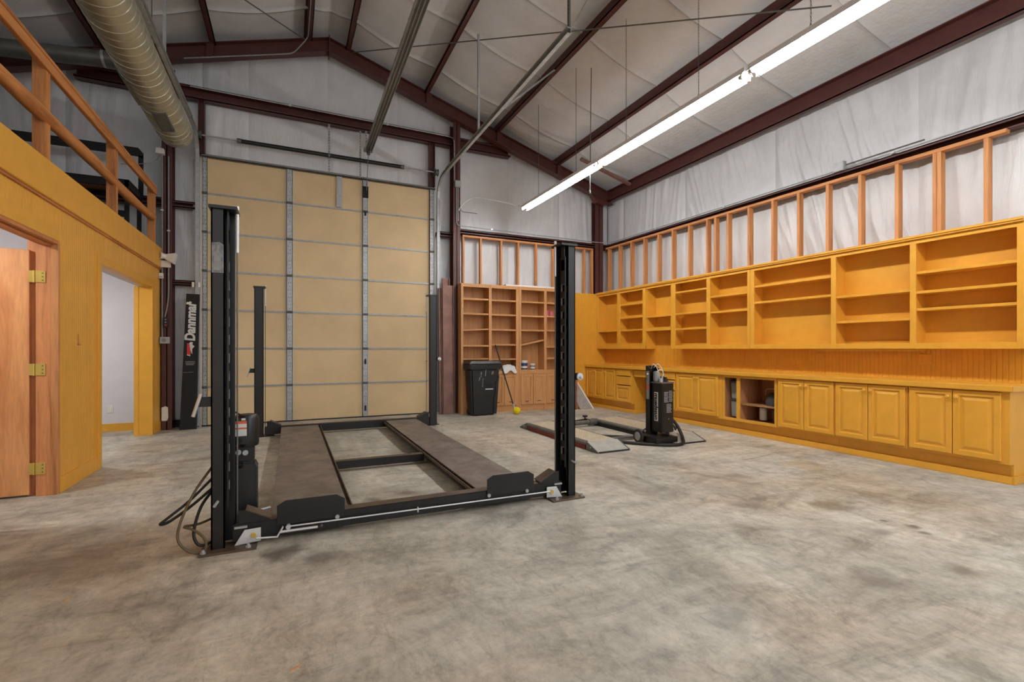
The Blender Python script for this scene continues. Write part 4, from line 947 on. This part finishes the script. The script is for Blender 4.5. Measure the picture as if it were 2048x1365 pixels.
# ================================================================== OVERHEAD THINGS
# fluorescent strip lights
LXX, LZ = 4.0, 3.845
YS = [8.07, 5.635, 3.185, .745, -1.69]
lab = ['lit fluorescent strip light farthest from the camera, ending near the back wall', 'lit fluorescent strip light second from the far end of the row', 'lit fluorescent strip light nearest the camera in the row, cut by the top edge',
       'lit fluorescent strip light above and behind the camera', 'lit fluorescent strip light at the rear of the row behind the camera']
def chain(mb, x, y, z0, z1, r=.011):
    z = z0; k = 0
    while z < z1:
        a = Vector((1, 0, 0)) if k % 2 else Vector((0, 1, 0)); n = 10; P = []
        for i in range(n+1):
            q = 2*math.pi*i/n; P.append(Vector((x, y, z+.016))+a*(r*.55*math.cos(q))+Vector((0, 0, 1))*(.02*math.sin(q)))
        mb.tube(P, .0022, 4); z += .033; k += 1
    return mb
for i, y1 in enumerate(YS):
    y0 = y1-2.43
    t = thing('strip_light', lab[i], 'light fixture', (LXX, (y0+y1)/2, LZ), 'fluorescent strip lights hung in a row')
    MB().prism([(-.074, .018), (-.035, .034), (.035, .034), (.074, .018), (.074, .024), (.05, .045), (.05, .085), (-.05, .085), (-.05, .045), (-.074, .024)], lambda a, b, c: (LXX+a, c, LZ+b), y0+.01, y1-.01).build('housing', 'white_paint', t)
    for s in (-1, 1):
        MB().cyl((LXX+s*.052, y0+.05, LZ), (LXX+s*.052, y1-.05, LZ), .019, n=14).build('tube', 'tube_glow', t, smooth=True)
        for ya in (y0+.028, y1-.045):
            e = MB().box(LXX+s*.052-.014, LXX+s*.052+.014, ya, ya+.016, LZ-.022, LZ+.035).build('socket', 'white_plastic', t)
        for ya, yb in ((y0+.044, y0+.062), (y1-.062, y1-.044)):
            MB().cyl((LXX+s*.052, ya, LZ), (LXX+s*.052, yb, LZ), .0195, n=14).build('tube_cap', 'galv', t)
    for yc in (y1-.585, y1-1.81):
        MB().tube([(LXX-.03, yc, LZ+.085), (LXX, yc, LZ+.135), (LXX+.03, yc, LZ+.085)], .0025, 5).build('hook', 'galv_dark', t)
        if i < 3: chain(MB(), LXX, yc, LZ+.125, zr(LXX)+.10).build('hanging_chain', 'galv_dark', t)
        else: MB().cyl((LXX, yc, LZ+.125), (LXX, yc, zr(LXX)+.1), .004, n=5).build('hanging_chain', 'galv_dark', t)
tag(MB().tube([(4.02, 5.88, 5.36), (4.01, 5.88, 4.6), (4.0, 5.88, 3.56)], .006, 6).lathe([(.004, 0), (.012, .01), (.012, .05), (.004, .06)], (4.0, 5.88, 3.50), n=10).build('pull_cord', 'galv_dark'), 'dark pull cord hanging past the strip light row', 'cord')

# spiral duct
AX, AZ, AR = -1.50, 4.35, .213
DU = thing('spiral_duct', 'large round galvanized spiral duct running above the loft railing', 'duct', (AX, 2.7, AZ-AR))
MB().lathe([(AR, -3.9), (AR, 8.28), (AR*.985, 8.33), (AR*.93, 8.37), (AR*.75, 8.395), (.01, 8.40)], (AX, 0, AZ), (0, 1, 0), 48).build('shell', 'galv_duct', DU, smooth=True)
pts = []; y = 3.2
while y < 8.25:
    a = (y-3.2)/.125*2*math.pi; pts.append((AX+(AR+.001)*math.cos(a), y, AZ+(AR+.001)*math.sin(a))); y += .125/26
MB().tube(pts, .0065, 5).build('spiral_seam', 'galv_duct', DU, smooth=True)
c, s_ = math.cos(math.radians(-105)), math.sin(math.radians(-105))
def reg(ang, y0, y1, nm):
    a = math.radians(ang); n = Vector((math.cos(a), 0, math.sin(a))); tt = Vector((-math.sin(a), 0, math.cos(a))); ctr = Vector((AX, 0, AZ))
    fn = lambda p, q, d: tuple(ctr+n*(AR-.012+d)+tt*p+Vector((0, q, 0)))
    r = MB().rings(fn, -.075, .075, y0, y1, [(0, 0), (0, .028), (.014, .030), (.018, .022)]).build(nm, 'galv_dark', DU)
    lv = MB(); y = y0+.03
    while y < y1-.03: lv.add([fn(-.055, y, .023), fn(.055, y, .023), fn(.055, y+.018, .032), fn(-.055, y+.018, .032)], [(0, 1, 2, 3)]); y += .03
    lv.build('louvre', 'galv_dark', r)
reg(-82, 7.18, 7.72, 'air_register'); reg(-150, 6.55, 7.15, 'air_register')
for y in (4.6, 7.0):
    MB().cyl((AX+.0, y, AZ+AR), (AX+.0, y, zr(AX)+.1), .006, n=6).build('hanger_rod', 'galv_dark', DU)
gd = thing('branch_duct', 'smaller dull grey round duct crossing behind the loft railing', 'duct', (-3.3, 8.2, 4.9))
MB().cyl((-5.2, 8.2, 4.83), (-1.72, 8.2, 5.215), .105, n=32).build('pipe', 'galv_dark', gd, smooth=True)
for x in (-4.6, -3.4, -2.3):
    q = 4.83+(x+5.2)*.1106; MB().cyl((x, 8.2, q), (x+.03, 8.2, q+.0033), .110, n=32).build('joint_band', 'galv', gd, smooth=True)
MB().cyl((-2.0, 8.2, 5.29), (-2.0, 8.2, zr(-2.0)+.1), .006, n=6).build('hanger_rod', 'galv_dark', gd)

# garage door tracks
def track(x, zt, yend, label):
    t = thing('door_track', label, 'track', (x, 8.75, 0), 'galvanized garage door tracks')
    R = .36; P = [(8.77, .03), (8.77, zt-R)]+[(8.77-R+R*math.cos(a), zt-R+R*math.sin(a)) for a in [math.pi/2*i/8 for i in range(1, 9)]]+[(yend, zt)]
    prof = [(-.022, -.028), (.022, -.028), (.022, -.024), (-.018, -.024), (-.018, .024), (.022, .024), (.022, .028), (-.022, .028)]
    if x > 0: prof = [(-a, b) for a, b in prof][::-1]
    MB().sweepx(P, prof, x).build('rail', 'galv', t)
    s = -1 if x < 0 else 1
    MB().box(x+s*.022, x+s*.026, 8.735, 8.86, .02, zt-R).box(x+s*.022, x+s*.07, 8.856, 8.86, .02, zt-R).build('wall_angle', 'galv', t)
    MB().box(x-.03, x+.03, yend-.0, 8.2, zt+.029, zt+.034).build('reinforcing_angle', 'galv', t)
    bl = MB(); y = yend+.3
    while y < 8.2: bl.cyl((x, y, zt-.030), (x, y, zt-.024), .008, n=6); y += .45
    bl.build('bolt', 'zinc', t)
    return t
t = track(2.535, 4.41, 4.09, 'garage door track on the right, curving up to the horizontal rail')
MB().box(2.53, 2.56, 6.64, 6.665, 4.44, zr(2.545)+.02).build('hanger_strut', 'galv', t)
MB().bar((2.545, 6.14, 4.44), (3.72, 6.38, zr(3.72)+.03), .025, .025).build('diagonal_brace', 'galv', t)
def perf(p0, p1):
    m = MB().bar(p0, p1, .032, .003); p0, p1 = Vector(p0), Vector(p1); n = int((p1-p0).length/.035)
    return m
MB().bar((2.535, 4.11, 4.42), (2.535, 4.11, zr(2.535)+.02), .035, .003).bar((2.55, 4.12, 4.42), (2.55, 4.12, zr(2.535)+.02), .003, .035).build('hanger_angle', 'galv_dark', t)
MB().bar((2.555, 4.12, 4.42), (3.2, 3.9, zr(3.2)+.0), .035, .003).build('hanger_angle', 'galv_dark', t)
h = MB(); z = 4.55
while z < 5.8: h.cyl((2.535, 4.107, z), (2.535, 4.105, z), .008, n=6); z += .04
h.build('hanger_hole', 'black_matte', t)
t = track(-1.30, 4.55, 4.27, 'garage door track on the left, half hidden by the spiral duct')
MB().box(-1.32, -1.29, 6.63, 6.655, 4.58, zr(-1.3)+.02).build('hanger_strut', 'galv', t)
# torsion shaft
t = thing('torsion_shaft', 'torsion spring shaft with dark sleeve above the garage door', 'torsion spring', (.61, 8.80, 4.52))
MB().cyl((-1.25, 8.80, 4.563), (2.50, 8.80, 4.563), .0127, n=12).build('shaft', 'galv', t, smooth=True)
MB().cyl((-.763, 8.80, 4.563), (.60, 8.80, 4.56), .033, n=16).build('spring', 'black_paint', t, smooth=True)
MB().cyl((.63, 8.80, 4.56), (1.90, 8.80, 4.563), .033, n=16).build('spring', 'black_paint', t, smooth=True)
sp = MB()
for x0, x1 in ((-.75, .58), (.65, 1.88)):
    P = []; n = int((x1-x0)/.012)*6
    for i in range(n): a = i*2*math.pi/6; P.append((x0+(x1-x0)*i/n, 8.80+.034*math.cos(a), 4.562+.034*math.sin(a)))
    sp.tube(P, .003, 4)
sp.build('spring_coil', 'rubber', t, smooth=True)
for x in (-.74, 1.87): MB().cyl((x-.03, 8.80, 4.563), (x+.03, 8.80, 4.563), .038, n=16).build('winding_cone', 'galv_dark', t, smooth=True)
for x in (-1.285, 2.515):
    MB().lathe([(.02, -.03), (.062, -.03), (.066, -.02), (.055, -.012), (.055, .015), (.066, .022), (.066, .03), (.02, .03)], (x, 8.80, 4.563), (1, 0, 0), 24).build('cable_drum', 'galv_dark', t, smooth=True)
    MB().box(x-.05, x-.045, 8.74, 8.90, 4.48, 4.65).build('bearing_plate', 'galv_dark', t)
def strap(x, z0, z1):
    p = MB().box(x-.016, x+.016, 8.845, 8.849, z0, z1).build('strap', 'galv', t); h = MB(); z = z0+.03
    while z < z1-.02: h.box(x-.005, x+.005, 8.8435, 8.845, z, z+.02); z += .05
    h.build('slot', 'black_matte', p)
strap(.615, 4.30, 5.14); strap(1.135, 4.28, 5.10); strap(1.235, 4.75, 5.12)
MB().box(.59, .64, 8.79, 8.845, 4.53, 4.60).build('centre_bearing', 'galv_dark', t)
# operator rail
t = thing('opener_rail', 'twin galvanized opener rail sloping up from the garage door centre', 'opener rail', (1.235, 6, 4.7))
for x in (1.195, 1.275):
    m = MB()
    for a0, a1, b0, b1 in ((-.022, .022, .028, .032), (-.022, -.018, -.03, .032), (.018, .022, -.03, .032)):
        m.prism([(a0, b0), (a1, b0), (a1, b1), (a0, b1)], lambda a, b, c: (x+a, c, b+4.68+(8.62-c)*.034), 3.0, 8.62)
    m.build('rail', 'galv', t)
MB().prism([(1.215, .0), (1.255, 0), (1.255, .012), (1.215, .012)], lambda a, b, c: (a, c, b+4.675+(8.62-c)*.034), 3.0, 8.60).build('chain', 'galv_dark', t)
for y in (5.2, 6.4, 7.6): MB().box(1.17, 1.30, y, y+.03, 4.712+(8.62-y)*.034, 4.722+(8.62-y)*.034).build('tie_plate', 'galv', t)
MB().box(1.16, 1.31, 8.58, 8.64, 4.66, 4.72).bar((1.235, 8.63, 4.70), (1.235, 8.85, 4.76), .05, .008).build('header_bracket', 'galv', t)
MB().cyl((1.235, 8.60, 4.68), (1.235, 8.56, 4.60), .03, n=12).build('sprocket', 'galv_dark', t)
MB().bar((1.235, 8.58, 4.62), (1.235, 8.81, 4.05), .03, .008, (1, 0, 0)).build('door_arm', 'galv_dark', t)
for y in (3.4,): MB().bar((1.235, y, 4.9), (1.235, y, 6.3), .035, .004).build('hanger_angle', 'galv_dark', t)

# conduits
def conduit(pts, r, label, mt='galv', clamps=()):
    t = thing('conduit', label, 'conduit', pts[0])
    MB().tube(pts, r, 8).build('pipe', mt, t, smooth=True)
    for p in clamps: MB().box(p[0]-.018, p[0]+.018, p[1]-.018, p[1]+.018, p[2]-.01, p[2]+.01).build('clamp', 'zinc', t)
def rnd(P, r=.08, n=5):
    P = [Vector(p) for p in P]; out = [P[0]]
    for i in range(1, len(P)-1):
        a = (P[i-1]-P[i]).normalized()*r; b = (P[i+1]-P[i]).normalized()*r
        for k in range(n+1):
            t = k/n; out.append(P[i]+a*(1-t)**2+b*t**2)
    out.append(P[-1]); return out
conduit(rnd([(-1.40, 8.785, 5.285), (2.80, 8.785, 5.285), (2.83, 8.685, 5.20), (2.83, 8.685, 4.42)], .1), .0095, 'thin conduit along the upper girt, bending down the column', 'galv', [(0, 8.79, 5.285), (1.6, 8.79, 5.285)])
conduit([(2.905, 8.685, 4.30), (2.905, 8.685, 3.66)], .009, 'short vertical conduit below the box on the right column')
conduit(rnd([(2.875, 8.685, 4.30), (2.875, 8.685, 3.575), (6.10, 8.76, 3.572), (6.36, 8.72, 3.57), (6.42, 8.5, 3.565), (6.42, 3.86, 3.53)], .07), .0095, 'long conduit running over the stud frames to the grey box', 'galv', [(3.6, 8.70, 3.574), (4.6, 8.73, 3.573), (6.42, 7.2, 3.555), (6.42, 5.6, 3.543)])
conduit([(6.42, 3.74, 3.53), (6.42, 1.3, 3.513)], .0095, 'conduit running from the grey box towards the camera', 'galv', [(6.42, 3.2, 3.525)])
conduit([(6.44, 3.74, 3.575), (6.44, 2.9, 3.565)], .0095, 'short dark conduit stub above the right wall girt', 'galv_dark')
conduit(catmull([(2.915, 8.68, 3.86), (3.0, 8.66, 4.0), (3.2, 8.6, 4.12), (3.45, 8.45, 4.08), (4.0, 8.06, 3.90)]), .0125, 'curved whip conduit feeding the far end of the strip lights', 'label_white')
conduit(catmull([(2.93, 8.68, 4.05), (2.96, 8.66, 3.86), (3.1, 8.62, 3.83), (3.25, 8.58, 3.815)]), .006, 'short dark loose wire below the column box', 'galv_dark')
conduit(rnd([(-1.735, 8.685, 4.12), (-1.735, 8.685, 3.60), (-1.735, 8.685, 1.40)], .05), .010, 'left one of the two white conduits on the left column', 'label_grey', [(-1.735, 8.69, 3.3), (-1.735, 8.69, 2.3)])
conduit(rnd([(-1.655, 8.685, 4.12), (-1.655, 8.685, 1.95), (-1.70, 8.685, 1.70)], .15), .010, 'right one of the two white conduits, bending at its lower end', 'label_grey', [(-1.655, 8.69, 3.0)])
conduit(rnd([(-1.45, 8.60, 5.60), (.05, 8.60, 6.06), (.27, 8.58, 6.37), (.29, 6.5, 6.38), (.29, 3.0, 6.38)], .1), .010, 'white conduit along the left rafter up to the ridge purlin', 'label_grey')
conduit(catmull([(-1.735, 8.68, 4.12), (-1.80, 8.5, 3.95), (-1.95, 8.2, 3.78), (-2.05, 8.0, 3.7)]), .005, 'thin white cable slanting from the column to the loft', 'label_grey')
def jbox(x0, x1, y0, y1, z0, z1, label):
    t = thing('junction_box', label, 'electrical box', ((x0+x1)/2, (y0+y1)/2, z0))
    MB().box(x0, x1, y0, y1, z0, z1).build('housing', 'galv', t, bevel=.004)
    return t
t = jbox(2.835, 2.95, 8.64, 8.70, 4.30, 4.42, 'small grey box on the right column beside the garage door'); MB().box(2.84, 2.945, 8.636, 8.64, 4.305, 4.415).build('cover', 'galv', t)
t = jbox(6.385, 6.45, 3.73, 3.86, 3.505, 3.625, 'grey electrical box on the girt of the right wall'); MB().box(6.38, 6.385, 3.735, 3.855, 3.51, 3.62).build('cover', 'galv', t)
t = jbox(-1.755, -1.635, 8.63, 8.69, 1.30, 1.40, 'grey outlet box on the left column'); MB().box(-1.75, -1.64, 8.626, 8.63, 1.305, 1.395).build('cover', 'galv', t); MB().cyl((-1.70, 8.626, 1.35), (-1.70, 8.62, 1.35), .028, n=16).build('socket', 'label_grey', t)
t = thing('door_button', 'black push-button station on the left column', 'button', (-1.685, 8.66, 1.545))
MB().box(-1.715, -1.655, 8.645, 8.69, 1.545, 1.69).build('housing', 'black_plastic', t, bevel=.006)
for z in (1.58, 1.62, 1.66): MB().cyl((-1.685, 8.645, z), (-1.685, 8.638, z), .011, n=12).build('button', 'red' if z < 1.6 else 'label_grey', t)
t = jbox(-1.80, -1.70, 8.60, 8.69, 4.12, 4.20, 'white box at the top of the two left conduits')
for c_ in children(t): c_.data.materials[0] = MATS['white_plastic']
# horn speaker on the end of the left wall
t = thing('horn_speaker', 'white plastic siren horn mounted at the end of the yellow wall', 'siren', (-1.69, 8.60, 2.45))
MB().lathe([(.02, 0), (.045, 0), (.047, .01), (.04, .05), (.035, .12)], (-1.735, 8.56, 2.60), (.8, .5, -.1), 20).build('driver', 'white_plastic', t, smooth=True)
frust(-.035, .035, -.035, .035, 0, -.085, .085, -.06, .06, .13).xform(Matrix.Translation((-1.68, 8.60, 2.59)) @ Matrix.Rotation(math.radians(100), 4, 'Y')).build('horn', 'white_plastic', t, bevel=.008)
MB().box(-1.74, -1.62, 8.63, 8.66, 2.44, 2.54).build('bracket', 'white_plastic', t, bevel=.004)
t = thing('sensor', 'small white sensor below the siren on the yellow wall end', 'sensor', (-1.74, 8.66, 2.29))
MB().box(-1.765, -1.71, 8.62, 8.66, 2.27, 2.35).build('housing', 'white_plastic', t, bevel=.005); MB().box(-1.755, -1.72, 8.617, 8.62, 2.285, 2.30).build('lens', 'label_grey', t)
t = thing('photo_eye', 'small white clip fixed on the left garage door track', 'sensor', (-1.31, 8.72, 2.2))
MB().box(-1.365, -1.335, 8.70, 8.73, 2.17, 2.25).build('housing', 'white_plastic', t, bevel=.004); MB().box(-1.285, -1.255, 8.70, 8.73, 2.17, 2.25).build('lens_block', 'white_plastic', t, bevel=.004)

# ================================================================== LOFT
t = thing('loft_railing', 'orange-brown timber railing along the loft edge above the yellow wall', 'railing', (-1.81, 5, 2.66))
for y in (3.35, 5.05, 6.74, 8.43):
    MB().box(-1.862, -1.777, y, y+.088, 2.66, 3.55).build('post', 'rail_z', t, bevel=.004)
MB().box(-1.80, -1.762, -3.9, 8.52, 3.465, 3.555).build('top_rail', 'rail_y', t, bevel=.004)
MB().box(-1.85, -1.764, -3.9, 8.53, 3.555, 3.593).build('rail_cap', 'rail_y', t, bevel=.005)
P = [(-1.795+.006*math.sin(y*1.7), y, 3.105+.012*math.sin(y*2.3)) for y in [-3.9+.25*i for i in range(50)] if y < 8.46]
MB().tube(P, [.052+.004*math.sin(i*1.3) for i in range(len(P))], 14).build('pole_rail', 'rail_y', t, smooth=True)
t = thing('metal_rack', 'black steel bench frame with tall back bar standing in the loft', 'rack', (-2.6, 8.2, 2.66))
def sq(p0, p1, w=.045): return MB().bar(p0, p1, w, w)
for x, y in ((-1.97, 7.93), (-1.97, 8.50), (-3.3, 7.93), (-3.3, 8.50)): sq((x, y, 2.66), (x, y, 3.40)).build('leg', 'black_matte', t)
MB().box(-3.33, -1.945, 7.90, 7.95, 3.37, 3.47).build('apron', 'black_matte', t); MB().box(-3.33, -1.945, 8.48, 8.53, 3.37, 3.47).build('apron', 'black_matte', t)
MB().box(-1.99, -1.94, 7.90, 8.53, 3.37, 3.47).build('apron', 'black_matte', t); MB().box(-3.33, -1.96, 7.95, 8.48, 3.45, 3.465).build('deck', 'particle', t)
MB().box(-3.33, -1.95, 7.915, 7.945, 2.98, 3.06).build('lower_rail', 'black_matte', t)
MB().bar((-1.95, 8.50, 3.4), (-1.95, 8.50, 4.0), .05, .05).build('upright', 'black_matte', t); MB().bar((-3.3, 8.50, 3.4), (-3.3, 8.50, 4.08), .05, .05).build('upright', 'black_matte', t)
MB().prism([(-3.33, 4.0), (-1.99, 4.0), (-1.925, 3.96), (-1.925, 4.05), (-1.975, 4.11), (-3.33, 4.11)], lambda a, b, c: (a, c, b), 8.475, 8.525).build('back_bar', 'black_matte', t)

bpy.context.view_layer.update()
